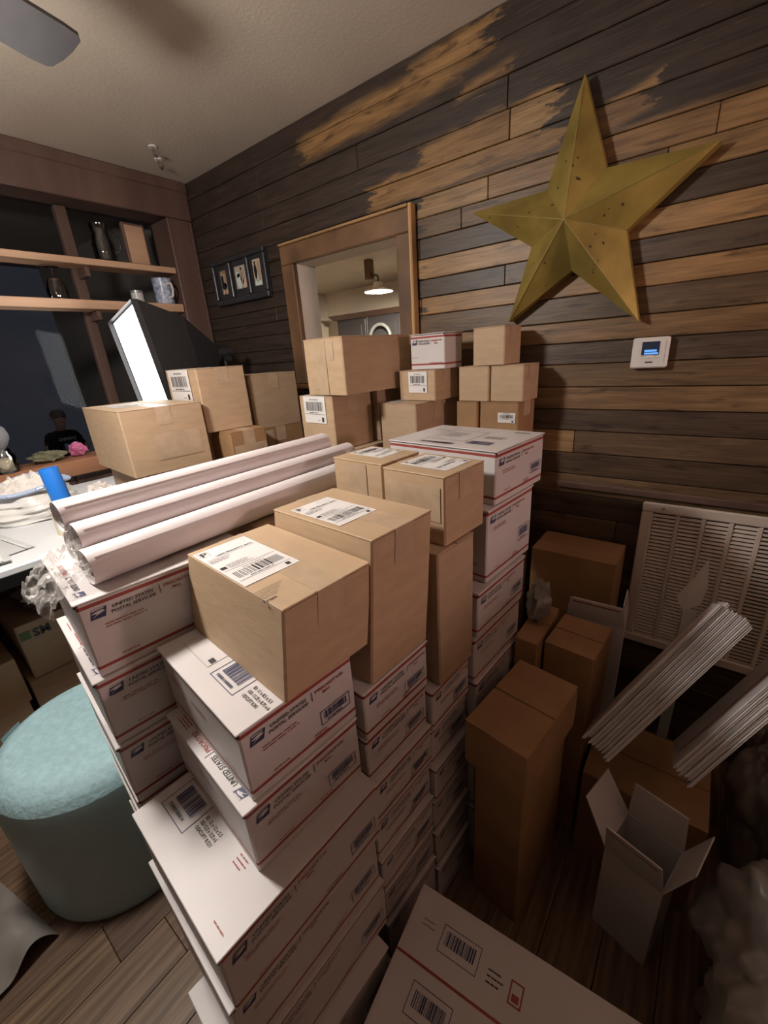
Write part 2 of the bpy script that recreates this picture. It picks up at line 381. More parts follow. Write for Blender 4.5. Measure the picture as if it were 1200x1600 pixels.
def sheet_label(box, O, U, V, w_, h_, style='full', seed=1, eps=.0008):
    """a paper label lying in the frame O, U (right), V (up) of the box, with its printing as a child"""
    O, U, V = Vector(O), Vector(U).normalized(), Vector(V).normalized(); Nn = U.cross(V); mb = MB()
    P = [O+U*a+V*b+Nn*eps for a, b in ((0,0),(w_,0),(w_,h_),(0,h_))]; Q = [q+Nn*.0004 for q in P]
    mb.add(P+Q, [(0,3,2,1),(4,5,6,7),(0,1,5,4),(1,2,6,5),(2,3,7,6),(3,0,4,7)]); lab = mb.build('shipping_label', LABEL, box)
    p = Print(); m = w_*.04
    if style == 'full':
        p.frame(m, h_*.84, w_*.17, h_*.13, w_*.006, 2); p.text('P', m+w_*.025, h_*.855, h_*.135, 2, 0, bold=.03)
        p.text('USPS PRIORITY MAIL', w_*.24, h_*.76, w_*.075, 2, width=w_*.70, bold=.03)
        p.rect(m, h_*.735, w_*.92, w_*.006, 2); p.frame(w_*.62, h_*.86, w_*.28, h_*.09, w_*.005, 4)
        p.lines(m, h_*.70, w_*.45, 4, h_*.022, h_*.010, 4, seed); p.rect(m, h_*.43, w_*.1, h_*.06, 2); p.lines(w_*.17, h_*.50, w_*.5, 4, h_*.026, h_*.012, 4, seed+5)
        p.rect(m, h_*.385, w_*.92, w_*.010, 2)
        p.text('USPS TRACKING #', w_*.30, h_*.335, w_*.04, 2, width=w_*.4, bold=.02); p.barcode(w_*.09, h_*.17, w_*.82, h_*.145, 2, seed)
        p.lines(w_*.25, h_*.135, w_*.5, 1, .01, h_*.012, 2, seed); p.rect(m, h_*.11, w_*.92, w_*.010, 2); p.rect(w_*.80, h_*.03, w_*.08, h_*.055, 2)
    else:
        p.text('USPS TRACKING #', w_*.30, h_*.86, w_*.055, 2, width=w_*.4, bold=.02); p.barcode(w_*.12, h_*.46, w_*.76, h_*.34, 2, seed)
        p.lines(w_*.25, h_*.38, w_*.5, 1, .01, h_*.03, 2, seed); p.rect(m, h_*.33, w_*.92, w_*.012, 2); p.rect(w_*.80, h_*.06, w_*.09, h_*.17, 2)
        p.lines(w_*.6, h_*.1, w_*.14, 1, .01, h_*.03, 4, seed)
    link('print', p.mesh('print', O, U, V, Nn, eps+.0007), lab); return lab
def local(box, x, y):
    """world point to the box's own frame (top plan)"""
    p = Vector((x, y))-box.location.to_2d(); a = -box.rotation_euler.z
    return Vector((p.x*math.cos(a)-p.y*math.sin(a), p.x*math.sin(a)+p.y*math.cos(a)))
def top_label(box, x, y, right, up, w_, h_, style='full', seed=1):
    lx, ly, h, sh = box['dims']; q = local(box, x, y); return sheet_label(box, (q.x, q.y, h), right, up, w_, h_, style, seed)

def side_print(L, h, big):
    """long side of a postal box: badge, two-line name, divider, PRIORITY MAIL, fine print, framed barcode"""
    p = Print(); e = .0175*min(1, h/.135); top = h-.021-e
    p.eagle(.013, top, e); x = .044
    p.text('UNITED STATES', x+.003, top+e*.54, e*.46, 2, .16, .066, .02); p.text('POSTAL SERVICE®', x, top, e*.46, 2, .16, .072, .02)
    if big:
        p.rect(.124, top, .0012, e*1.02, 2)
        p.text('PRIORITY®', .131, top+e*.56, e*.46, 1, .0, min(.060, L-.141), .02); p.text('MAIL', .146, top+.0008, e*.42, 1, 0, None, .02)
        bw = .064; x0 = L-bw-.013; y0 = h*.27; bh = h*.21; p.frame(x0, y0, bw, bh, .0012, 0); p.barcode(x0+.007, y0+bh*.34, bw-.014, bh*.52, 0, 4); p.lines(x0+.012, y0+bh*.12, bw*.6, 1, .01, .0026, 0, 2)
        p.lines(L*.56, .027, L*.14, 2, .006, .002, 1, 6)
    p.lines(.030, top-.016, .075, 2, .0055, .0016, 1, 8); p.lines(.040, .026, .035, 1, .005, .0016, 1, 9)
    return p
def front_print(L, h, kind):
    p = Print()
    if kind == 'fine':
        p.lines(L*.06, h*.66, L*.22, 2, .006, .0022, 1, 2); p.lines(L*.40, h*.62, L*.25, 2, .006, .0022, 1, 5); p.lines(L*.75, h*.25, L*.15, 2, .006, .002, 1, 7)
    elif kind == 'name':
        e = h*.14; p.eagle(L*.06, h*.70, e); p.text('UNITED STATES', L*.06+e*1.75, h*.70+e*.5, e*.5, 2, .16, L*.30, .02); p.text('POSTAL SERVICE®', L*.06+e*1.7, h*.70, e*.5, 2, .16, L*.32, .02)
        p.rect(L*.58, h*.68, .001, h*.16, 2); p.text('PRIORITY®', L*.63, h*.77, e*.5, 1, 0, L*.30, .02); p.text('MAIL', L*.72, h*.70, e*.42, 1, 0, None, .02)
        p.lines(L*.06, h*.33, L*.18, 1, .01, .002, 4, 3); p.text('PRIORITYMAIL.COM', L*.58, h*.13, .010, 1, 0, L*.36, .02)
    return p
def top_print(lx, ly, kind):
    """printing on the lid; frame origin = near left corner (-x, -y), u to +x, v to +y"""
    p = Print()
    if kind == 'code':
        a = lx*.50; b = ly*.14
        # framed barcode read from the -x side: bars run across
        p.frame(a, b, .075, .050, .0014, 0); p.barcode(a+.010, b+.017, .054, .026, 0, 11); p.text('PS00011000000', a+.010, b+.006, .0075, 0, 0, .05, .02)
        p.text('ID: 11 x 8.5 x 5.5', a+.086, b+.030, .0085, 2, 0, .05, .02); p.text('OD: 11.25 x 8.75 x 6', a+.086, b+.020, .0085, 2, 0, .058, .02); p.text('ODCUFT 0.341', a+.086, b+.010, .0085, 2, 0, .04, .02)
        p.frame(a+.10, ly*.50, .040, .012, .001, 1); p.rect(a+.10, ly*.50+.013, .040, .013, 1); p.text('PAPER', a+.104, ly*.50+.003, .008, 1, 0, .032, .02)
        p.text('EZ', a+.03, ly*.55, .016, 2, 0, None, .03); p.lines(a+.0, ly*.48, .06, 1, .01, .003, 4, 3)
        p.frame(lx*.10, ly*.16, lx*.34, ly*.22, .0012, 4); p.rect(lx*.38, ly*.20, .014, .010, 2); p.lines(lx*.12, ly*.50, lx*.28, 2, .007, .0025, 2, 5)
    elif kind == 'word':
        x = lx-.018
        q = Print(); q.eagle(.0, .001, .016); q.text('UNITED STATES', .030, .004, .012, 2, .16, .078, .025); q.rect(.116, .001, .0012, .018, 2); q.text('PRIORITY®', .122, .004, .012, 1, 0, .062, .025); q.lines(.20, .013, .05, 3, .005, .0018, 1, 4)
        for pts, fs, m, layer in q.items: p.items.append(([(x-a, .0225-b) for a, b in pts], fs, m, layer))
    elif kind == 'big':
        a = .022; b = .040
        p.frame(a, b, .085, .062, .0014, 0); p.barcode(a+.012, b+.022, .060, .032, 0, 12); p.text('PS00001000014', a+.012, b+.009, .0085, 0, 0, .052, .02)
        for i, s_ in enumerate(('ID: 12 x 12 x 5.5', 'OD: 12.25 x 12.25 x 6', 'ODCUFT 0.521')): p.text(s_, a+.092, b+.040-i*.010, .0085, 2, 0, .052, .02)
        p.frame(lx*.22, ly*.46, lx*.40, ly*.14, .0013, 4); p.lines(lx*.16, ly*.63, lx*.46, 2, .007, .0022, 4, 5); p.rect(lx*.56, ly*.50, .014, .011, 2)
        p.lines(lx*.70, ly*.30, .030, 4, .007, .0022, 1, 9); p.lines(lx*.86, ly*.05, .035, 1, .007, .0022, 1, 10)
    elif kind == 'form':
        p.frame(lx*.30, ly*.25, lx*.32, ly*.5, .0015, 2); p.barcode(lx*.65, ly*.18, .07, .035, 0, 14); p.lines(lx*.33, ly*.62, lx*.22, 5, .012, .003, 2, 5); p.lines(lx*.68, ly*.55, lx*.2, 3, .010, .003, 2, 6)
        p.rect(lx*.25, ly*.06, .0015, ly*.86, 2); p.barcode(lx*.28, ly*.07, .10, .018, 2, 15); p.rect(lx*.1, ly*.7, .05, .002, 2); p.lines(lx*.8, ly*.88, .05, 2, .008, .003, 0, 7)
    return p
def postal(label, F, z0, z1, lx, ly, rot=-5, top=None, front='fine', side=True, group=None, gap=.0012, hang=.004):
    h = z1-z0-gap; p = place(F, lx, ly, rot); t = thing('postal_box', label, 'box', (p.x, p.y, z0), rot, group)
    key = ('w', round(lx,3), round(ly,3), round(h,3))
    if key not in CACHE:
        CACHE[key] = ring_body(lx, ly, [(0,0),(.0135,1),(.0195,0),(h*.5,0),(h-.0155,1),(h-.0090,0),(h-.005,0)], .003, 0, .003).mesh('body', [WCARD, REDP])
        mb = MB(); mb.cbox(-lx/2-.001, lx/2+hang, -ly/2-hang, ly/2, h-.0032, h, .0012); CACHE[key+('lid',)] = mb.mesh('lid', WCARD)
        mb = MB(); mb.tube((lx/2-.004, -ly/2+.004, h-.0058), (lx/2+.0022, -ly/2-.0022, h-.0058), .0022, n=10); CACHE[key+('notch',)] = mb.mesh('corner_notch', BLACK)
    link('body', CACHE[key], t); link('lid', CACHE[key+('lid',)], t)
    link('corner_notch', CACHE[key+('notch',)], t)
    if side:
        k = ('s', round(ly,3), round(h,3), round(lx,3))
        if k not in CACHE: CACHE[k] = side_print(ly, h, True).mesh('print', *FACES['+x'](lx, ly), .0018)
        link('print', CACHE[k], t)
    if front:
        k = ('f', front, round(lx,3), round(h,3), round(ly,3))
        if k not in CACHE: CACHE[k] = front_print(lx, h, front).mesh('print', *FACES['-y'](lx, ly), .0018)
        link('print', CACHE[k], t)['kind'] = 'stuff'
    if top:
        kind_ = link('print', top_print(lx, ly, top).mesh('print', (-lx/2, -ly/2, h), (1,0,0), (0,1,0), (0,0,1), .0006), t); kind_['kind'] = 'stuff'      # many small marks, too fine to pick apart
    t['dims'] = (lx, ly, h, 0); return t

# ================================================================== SETTING
XL, YW, ZC = -2.53, 1.60, 2.44          # window wall, board wall, ceiling
XR, YB, XG = 2.3, -2.8, -2.69           # far right wall, wall behind the camera, glass plane
mb = MB(); mb.box(-5.2, XR, YB, 5.6, ZC, ZC+.06); struct('ceiling', mb, CEIL)
fl = MB(); fl.box(XG, XR, YB, 5.6, -.08, -.014); floor = struct('floor', fl, DARKGAP)
bw = .128; meshes = [ ]
for L_ in (.9, 1.2, 1.5):
    k = MB(); k.cbox(.0008, bw-.0008, .0008, L_-.0008, -.012, 0, .0012); meshes.append((L_, k.mesh('floorboard', FLOORM)))
x = XG
while x < 1.2:
    y = YB - rnd.uniform(0, .8)
    while y < 1.6:
        L_, me = rnd.choice(meshes)
        if y+L_ > -1.4 and y < 1.6:
            o = link('floorboard', me, floor, (x, y, -.001)); k = rnd.uniform(.7, 1.25); o.color = (k, k*rnd.uniform(.95,1.02), k*rnd.uniform(.9,1.03), 1)
        y += L_
    x += bw
# --- board wall: a core with the pass-through opening, boards fixed on it
OX0, OX1, OZ0, OZ1 = -1.706, -1.098, 1.37, 1.922
core = MB(); y0, y1 = YW+.018, YW+.112
core.box(-5.2, OX0-.012, y0, y1, 0, ZC); core.box(OX1+.012, XR, y0, y1, 0, ZC); core.box(OX0-.012, OX1+.012, y0, y1, 0, OZ0-.012); core.box(OX0-.012, OX1+.012, y0, y1, OZ1+.012, ZC)
wall_back = struct('wall_back', core, PLAIN)
LIGHT = [(.31,.175,.070), (.35,.205,.085), (.28,.160,.068), (.37,.23,.105)]
MIDB = [(.17,.105,.055), (.14,.090,.052), (.20,.120,.058)]
DARKB = [(.085,.056,.036), (.068,.046,.031), (.10,.066,.042), (.075,.047,.028)]
edges = [0, .10, .185, .27, .36, .44, .525, .61, .70, .785, .87, .955, 1.03, 1.11, 1.19, 1.265, 1.34, 1.415, 1.484, 1.551, 1.627, 1.69, 1.755, 1.825, 1.895, 1.961, 2.028, 2.105, 2.185, 2.27, 2.36, ZC]
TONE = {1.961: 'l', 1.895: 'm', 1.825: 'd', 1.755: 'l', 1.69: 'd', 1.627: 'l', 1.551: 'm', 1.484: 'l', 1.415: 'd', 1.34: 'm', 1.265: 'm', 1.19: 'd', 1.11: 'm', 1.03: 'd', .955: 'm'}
for zi, (za, zb) in enumerate(zip(edges[:-1], edges[1:])):
    xs = [XL]; 
    while xs[-1] < XR: xs.append(min(XR, xs[-1]+rnd.choice((.62, .9, 1.25, 1.7, 2.1))))
    if XR-xs[-2] < .3: xs.pop(-2)
    zmid = (za+zb)/2
    for xa, xb in zip(xs[:-1], xs[1:]):
        pieces = [(xa, xb, za, zb)]
        if zb > OZ0-.01 and za < OZ1+.01:      # boards stop at the opening
            pieces = []
            if xa < OX0-.03: pieces.append((xa, min(xb, OX0-.012), za, zb))
            if xb > OX1+.03: pieces.append((max(xa, OX1+.012), xb, za, zb))
        for a, b_, c, d in pieces:
            if b_-a < .02: continue
            k = MB(); pr = rnd.uniform(0, .004); k.cbox(a+.001, b_-.001, YW-pr, YW+.0175, c+.0012, d-.0012, .002)
            o = k.build('plank', PLANKM, wall_back)
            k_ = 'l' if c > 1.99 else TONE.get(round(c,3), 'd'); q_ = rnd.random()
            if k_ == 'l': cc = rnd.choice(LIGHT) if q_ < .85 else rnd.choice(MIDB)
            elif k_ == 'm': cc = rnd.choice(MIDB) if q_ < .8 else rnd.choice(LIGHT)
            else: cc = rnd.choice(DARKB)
            v_ = rnd.uniform(.8, 1.15); o.color = (cc[0]*v_, cc[1]*v_, cc[2]*v_, 1)
# chair rail strip above the vent
mb = MB(); mb.cbox(-.42, XR, YW-.018, YW-.0045, .978, 1.004, .004); struct('trim_1', mb, DARKW)
# jamb boards lining the opening
mb = MB(); mb.box(OX0-.012, OX0, YW-.006, y1+.004, OZ0, OZ1+.012); struct('trim_2', mb, JAMB)
mb = MB(); mb.box(OX1, OX1+.012, YW-.006, y1+.004, OZ0, OZ1+.012); struct('trim_3', mb, JAMB)
mb = MB(); mb.box(OX0, OX1, YW-.006, y1+.004, OZ1, OZ1+.012); struct('trim_4', mb, JAMB)
# --- other walls
mb = MB(); mb.box(XR, XR+.08, YB, 5.6, 0, ZC); struct('wall_right', mb, DARKW)
mb = MB(); mb.box(-5.2, XR, YB-.08, YB, 0, ZC); struct('wall_front', mb, BROWNP)
# window wall: wood below the sill and above the header, glass between
mb = MB(); mb.box(XG-.05, XL-.012, YB, YW, 0, 1.05); mb.box(XG-.05, XL-.012, YB, YW, 2.27, ZC); mb.box(XG-.05, XL-.012, YB, -1.3, 1.05, 2.27)
wl = struct('wall_left', mb, DARKW)
for i in range(14):      # boards of the wall under the sill
    k = MB(); k.cbox(XL-.012, XL-.001, YB+i*.315+.001, YB+(i+1)*.315-.003, .002, 1.048, .002); k.build('panel', DARKW, wl)
k = MB(); k.cbox(XL-.012, XL+.012, YB, YW-.005, 2.262, ZC-.001, .004); k.build('header_board', DARKW, wl)
k = MB(); k.cbox(XL+.001, XL+.020, YB, YW-.006, 2.39, ZC-.001, .004); k.build('crown_strip', DARKW, wl)
win = MB(); win.box(XG-.006, XG, -1.3, 1.445, 1.052, 2.268); window = struct('window_1', win, GLASS)
k = MB(); k.cbox(XG-.03, XL+.012, 1.447, 1.572, 1.052, 2.26, .004); k.build('window_post', DARKW, window)
k = MB(); k.cbox(XL-.012, XL+.006, 1.574, 1.596, 1.052, 2.26, .004); k.build('corner_strip', DARKW, window)
k = MB(); k.cbox(XG+.001, XL+.03, -1.3, 1.445, 1.056, 1.094, .004); k.build('sill', SILLW, window)
k = MB(); k.cbox(XL+.0305, XL+.046, -1.3, 1.445, 1.02, 1.094, .003); k.build('sill_apron', SILLW, window)
k = MB(); k.cbox(XG-.02, XG+.03, .97, 1.02, 1.095, 2.262, .004); k.build('mullion', DARKW, window)
def shelf(z0, z1, label):
    t = thing('wall_shelf', label, 'shelf', (XL, .2, z0)); mb = MB(); mb.cbox(XG+.032-XL, .004, -1.4, 1.243, 0, z1-z0, .003); mb.build('board', SHELFW, t)
    for y in (-.9, .15, .79):
        mb = MB(); mb.cbox(XG+.031-XL, -.03, y, y+.02, -.045, -.001, .002); mb.build('cleat', DARKW, t)
shelf(1.990, 2.019, 'upper wooden shelf board across the dark window'); shelf(1.794, 1.835, 'lower wooden shelf board across the dark window, brighter front edge')
# kitchen beyond the opening: far wall, side wall
mb = MB(); mb.box(-5.2, XR, 5.4, 5.5, 0, ZC); struct('wall_kitchen', mb, PLAIN)
mb = MB(); mb.box(-5.28, -5.2, y1, 5.5, 0, ZC); struct('wall_kitchen_side', mb, PLAIN)
mb = MB(); mb.box(-5.2, XG-.06, YW+.13, 5.6, -.08, 0); struct('floor_kitchen', mb, FLOORM)
# night ground outside the window
mb = MB(); mb.box(-9, XG-.06, -4, YW, -.12, -.02); struct('ground', mb, GROUND)

# ================================================================== LIGHT FITTINGS
def fan():
    hub = Vector((-1.195, .105, 2.2)); t = thing('ceiling_fan', 'grey ceiling fan, one blade tip showing at the top left', 'fan', hub)
    mb = MB(); mb.lathe([(.0,.10),(.07,.10),(.075,.03),(.10,.02),(.105,-.05),(.06,-.075),(.0,-.075)], n=28); smooth_obj(mb.build('motor', FANM, t))
    mb = MB(); mb.tube((0,0,.10),(0,0,.238), .016); mb.lathe([(0,.24-.004),(.065,.24-.004),(.05,.20),(.015,.19)], n=24); smooth_obj(mb.build('downrod', FANM, t))
    a0 = math.atan2(.958, -.285)
    for i in range(5):
        a = a0+2*math.pi*i/5; rot = Matrix.Rotation(a, 4, 'Z') @ Matrix.Rotation(R(-9), 4, 'X')
        mb = MB(); n = 10; out = []
        out = [(.15,-.054),(.48,-.068),(.514,-.066),(.524,-.056),(.530,-.02),(.531,.020),(.526,.054),(.516,.064),(.48,.068),(.15,.054)]
        top = [rot @ Vector((x, y, .004)) for x, y in out]; bot = [rot @ Vector((x, y, -.004)) for x, y in out]
        mb.add(top+bot, [list(range(n)), list(range(2*n-1, n-1, -1))]+[(i_, n+i_, n+(i_+1)%n, (i_+1)%n) for i_ in range(n)])
        b = mb.build('blade', FANB, t)
        mb = MB(); mb.box(.085, .22, -.018, .018, -.010, -.0045, 0, rot); mb.build('blade_iron', FANM, b)
    mb = MB(); mb.lathe([(.055,-.076),(.06,-.14),(.075,-.175),(.0,-.175)], n=24); smooth_obj(mb.build('light_fitter', FANM, t))
    mb = MB(); mb.lathe([(.07,-.176),(.085,-.20),(.08,-.235),(.05,-.265),(.0,-.275)], n=24); smooth_obj(mb.build('light_bowl', BOWLE, t))
fan()
def softbox():
    c = Vector((-2.02, 1.36, .982)); t = thing('softbox', 'black softbox lamp with a glowing white front behind the stacked boxes', 'lamp', c)
    TR = Vector((-2.0, .935, 1.767)); TL = Vector((-2.36, .972, 1.712)); BR = Vector((-1.945, .965, 1.33)); BL = TL+BR-TR
    q = [p-c for p in (TL, TR, BR, BL)]; nrm = (q[1]-q[0]).cross(q[2]-q[1]).normalized(); ctr = sum(q, Vector())/4
    if nrm.y > 0: nrm = -nrm
    apex = ctr-nrm*.37+Vector((.02, 0, .0))
    mb = MB(); mb.add(q, [(0,1,2,3)]); mb.build('diffuser', SOFTE, t)
    s = [ctr+(p-ctr)*1.03-nrm*.004 for p in q]; lip = [ctr+(p-ctr)*1.03+nrm*.022 for p in q]; mid = [ctr+(p-ctr)*.72-nrm*.20 for p in q]; neck = [apex+(p-ctr)*.12 for p in q]
    mb = MB(); mb.add(lip+s+mid+neck, [(k*4+i, k*4+(i+1)%4, (k+1)*4+(i+1)%4, (k+1)*4+i) for k in range(3) for i in range(4)]+[(12,13,14,15)]); mb.build('fabric_hood', BLKFAB, t)
    mb = MB(); mb.tube(apex+nrm*.02, apex-nrm*.075, .028); mb.build('lamp_holder', BLKPLAS, t)
    mb = MB(); p = apex-nrm*.03; mb.tube((p.x, p.y, 0.10), p, .011); mb.build('stand_pole', BLKPLAS, t)
    mb = MB(); mb.tube(p+Vector((-.02,0,-.03)), p+Vector((.045,0,-.03)), .014, n=10); mb.build('tilt_knob', BLKPLAS, t)
    for a in (20, 140, 260):
        mb = MB(); mb.tube((p.x, p.y, .13), (p.x+.13*math.cos(R(a)), p.y+.13*math.sin(R(a)), .009), .008, n=8); mb.build('leg', BLKPLAS, t)
softbox()
def pendant():
    c = Vector((-3.06, 4.0, 2.16)); t = thing('pendant_lamp', 'lit dish pendant lamp on the kitchen ceiling beyond the opening', 'lamp', c)
    mb = MB(); mb.lathe([(.15,-.04),(.145,-.03),(.06,.0),(.05,.05),(.0,.06)], n=28); smooth_obj(mb.build('shade', WPLAS, t))
    mb = MB(); mb.lathe([(.0,.005),(.035,-.005),(.045,-.03),(.03,-.055),(.0,-.062)], n=20); smooth_obj(mb.build('bulb', BULBE, t))
    mb = MB(); mb.path([Vector(p) for p in ((0,0,.06),(0,0,.11),(-.06,0,.13),(-.10,0,.16))], .012); smooth_obj(mb.build('arm', FANM, t))
    mb = MB(); mb.cbox(-.15, -.075, -.04, .04, .09, .278, .006); mb.build('wooden_mount', FRAMEW, t)
pendant()
def fill_lamp():  # added and unseen: warm fill for the shaded right-hand sides of the boxes
    t = thing('unseen_fill_lamp', 'added warm fill lamp, unseen at the far right end of the room', 'lamp', (2.0,1.05,0))
    mb = MB(); mb.lathe([(0,.025),(.13,.022),(.14,0),(0,0)], n=28); smooth_obj(mb.build('base', FANM, t))
    mb = MB(); mb.tube((0,0,.02),(0,0,1.54), .012); mb.build('pole', FANM, t)
    mb = MB(); mb.lathe([(.03,1.541),(.09,1.57),(.12,1.65),(.09,1.73),(0,1.77)], n=24); smooth_obj(mb.build('globe', emis('fill_globe', (1,.68,.63), FILL_E), t))
fill_lamp()

# ================================================================== THINGS ON THE BOARD WALL
def star():
    c = Vector((-.440, YW, 1.842)); t = thing('metal_star', 'large five-pointed brass barn star hung on the board wall', 'star decoration', c)
    tips = [(-.444,2.193),(-.095,1.944),(-.226,1.533),(-.640,1.570),(-.788,1.934)]; inn = [(-.362,1.955),(-.290,1.785),(-.436,1.702),(-.570,1.792),(-.532,1.940)]
    pts = []
    for a, b in zip(tips, inn): pts += [a, b]
    off = .045; k_ = 1-off/YW; P = [Vector((x*k_-c.x, -off, H_CAM+(z-H_CAM)*k_-c.z)) for x, z in pts]; A = Vector((.011, -.150, -.025))
    # five points, each two sloping facets: every facet a part of its own would split one pressed sheet, so it stays one part
    mb = MB(); mb.add(P+[A], [(i, 10, (i+1) % 10) for i in range(10)]); mb.build('face', GOLD, t)
    mb = MB(); B = [Vector((p.x, -.006, p.z)) for p in P]; mb.add(P+B, [(i, (i+1) % 10, 10+(i+1) % 10, 10+i) for i in range(10)]); mb.build('folded_rim', GOLD, t)
    mb = MB()
    for i in range(10): mb.tube(A*.99+Vector((0,-.0005,0)), A.lerp(P[i], .93 if i % 2 == 0 else .985)+Vector((0,-.0012,0)), .0016, .0012, n=6)
    mb.build('worn_ridge', GOLDW, t)
    mb = MB(); mb.tube((-.02,-.004,.05),(.02,-.004,.05), .003, n=8); mb.build('hanger_wire', GOLD, t)
    rr = random.Random(5); mb = MB()
    for k in range(26):
        i = rr.randrange(10); a, b, d = A, P[i], P[(i+1) % 10]; u_, v_ = rr.random(), rr.random()
        if u_+v_ > .9: u_, v_ = u_*.4, v_*.4
        p = a+(b-a)*u_+(d-a)*v_; n_ = (b-a).cross(d-a).normalized(); n_ = n_ if n_.y < 0 else -n_; s_ = rr.uniform(.0015,.0035)
        e1 = n_.orthogonal().normalized(); e2 = n_.cross(e1); mb.add([p+n_*.0008+(e1*math.cos(q)+e2*math.sin(q)*1.6)*s_ for q in [i_*math.pi/3 for i_ in range(6)]], [(0,1,2,3,4,5)])
    mb.build('rust_spot', RUST, t)
star()
def thermostat():
    t = thing('thermostat', 'small white wall thermostat with a lit blue screen', 'thermostat', (-.181, YW-.0045, 1.441))
    mb = MB(); mb.cbox(-.048, .048, -.026, 0, -.044, .044, .004); mb.build('housing', WPLAS, t)
    mb = MB(); mb.box(-.022, .024, -.0272, -.026, -.006, .032); mb.build('screen', SCRD, t)
    p = Print(); s = t.children[1]
    mb = MB(); mb.box(-.014, .018, -.0280, -.0273, .003, .009); mb.box(-.014, .022, -.0280, -.0273, -.004, .001); mb.build('lit_digits', SCRE, s)
    for x in (-.020, -.004, .014):
        mb = MB(); mb.cbox(x, x+.010, -.0285, -.0262, -.0165, -.0125, .0006); mb.build('button', WPLAS, t)
    p.rect(-.009, -.029, .020, .004, 2); p.lines(-.022, -.010, .010, 1, .01, .002, 4); p.lines(.012, -.010, .010, 1, .01, .002, 4)
    link('print', p.mesh('print', (0,-.026,0), (1,0,0), (0,0,1), (0,-1,0), .0006), t)
    mb = MB(); mb.box(.0395, .0405, -.0266, -.0258, -.030, .034); mb.build('cover_seam', GREYP, t)
thermostat()
def vent():
    t = thing('return_air_vent', 'large cream louvred air vent low on the board wall', 'vent', (-.135, YW-.0045, .41)); W, H = .62, .556
    mb = MB(); mb.box(.03, W-.03, -.006, -.001, .03, H-.03); mb.build('duct', DARKGAP, t)
    for a in ((0, W, 0, .034), (0, W, H-.034, H), (0, .034, .0345, H-.0345), (W-.034, W, .0345, H-.0345)):
        mb = MB(); mb.cbox(a[0], a[1], -.020, -.0065, a[2], a[3], .004); mb.build('frame_rail', VENTW, t)
    n = 4; cw = (W-.068)/8
    for i in range(1, 8):
        x = .034+cw*i; mb = MB(); mb.cbox(x-.006, x+.006, -.017, -.0065, .0345, H-.0345, .002); mb.build('divider', VENTW, t)
    rows = 36; me = {}
    for i in range(4):
        x0, x1 = .0345+cw*i+(.0062 if i else 0), .0345+cw*(i+1)-.0062
        key = round(x1-x0, 4)
        if key not in me:
            k = MB(); pz = (H-.07)/rows
            k.add([(0,-.0135,-.001),(x1-x0,-.0135,-.001),(x1-x0,-.0075,pz*.46),(0,-.0075,pz*.46),(0,-.0150,.0006),(x1-x0,-.0150,.0006),(x1-x0,-.0090,pz*.46+.0016),(0,-.0090,pz*.46+.0016)],
                  [(0,1,2,3),(7,6,5,4),(0,4,5,1),(3,2,6,7),(0,3,7,4),(1,5,6,2)]); me[key] = k.mesh('louvre', VENTW)
        for r_ in range(rows): link('louvre', me[key], t, (x0, 0, .036+r_*(H-.07)/rows))
    k = MB()
    for i in range(4, 8):
        for r_ in range(rows): z = .036+r_*(H-.07)/rows; k.box(.034+cw*i+.006, .034+cw*(i+1)-.006, -.014, -.009, z, z+.007)
    tag(k.build('louvre_bank', VENTW, t), kind='stuff')
    for x, z in ((.06,H-.016),(W-.06,H-.016)):
        mb = MB(); mb.tube((x,-.0205,z),(x,-.0225,z), .005, n=10); mb.build('screw', STEEL, t)
vent()
def pic():
    t = thing('picture_frame', 'black triple photo frame on the dark boards near the corner', 'picture frame', (-2.148, YW-.0045, 1.92))
    W, H = .236, .112; sl = []
    # back board, moulding rails, ledge
    mb = MB(); mb.box(-W, W, -.010, 0, -H, H); mb.build('backing', PICF, t)
    for a in ((-W, W, H-.022, H), (-W, W, -H, -H+.030), (-W, -W+.022, -H+.0305, H-.0225), (W-.022, W, -H+.0305, H-.0225), (-.088, -.062, -H+.0305, H-.0225), (.070, .096, -H+.0305, H-.0225)):
        mb = MB(); mb.cbox(a[0], a[1], -.028, -.0105, a[2], a[3], .004); mb.build('moulding', PICF, t)
    def photo(x0, x1, z0, z1, bg, figs):
        p = MB(); p.box(x0, x1, -.0125, -.0105, z0, z1, 0)
        for fx, fz, fw_, fh, mi in figs:
            n = 10; c_ = [(x0+(x1-x0)*(fx+fw_*.5*math.cos(2*math.pi*i/n)), -.0130, z0+(z1-z0)*(fz+fh*.5*math.sin(2*math.pi*i/n))) for i in range(n)]; p.add(c_, [list(range(n))], mi)
        p.build('photo', [mat('photo_bg', bg, .3), SHIRT, mat('photo_white', (.62,.75,.74), .4), SKIN, mat('photo_tan', (.42,.30,.2), .5)], t)
    photo(-.178, -.125, -.055, .062, (.30,.22,.15), [(.3,.62,.4,.4,1),(.72,.55,.4,.5,4),(.5,.35,.9,.3,1),(.3,.1,.3,.2,3),(.8,.1,.3,.2,3),(.3,.85,.2,.12,3),(.7,.8,.2,.12,3)])
    photo(-.040, .052, -.045, .062, (.46,.42,.36), [(.35,.35,.5,.7,2),(.30,.65,.35,.3,2),(.65,.5,.35,.7,4),(.38,.82,.16,.14,3),(.62,.86,.16,.14,1),(.8,.2,.3,.4,3)])
    photo(.122, .182, -.050, .070, (.55,.45,.34), [(.3,.55,.4,.6,1),(.75,.55,.4,.8,4),(.5,.1,1,.2,2),(.3,.88,.22,.12,1),(.72,.92,.22,.12,3),(.5,.3,.14,.4,2)])
pic()
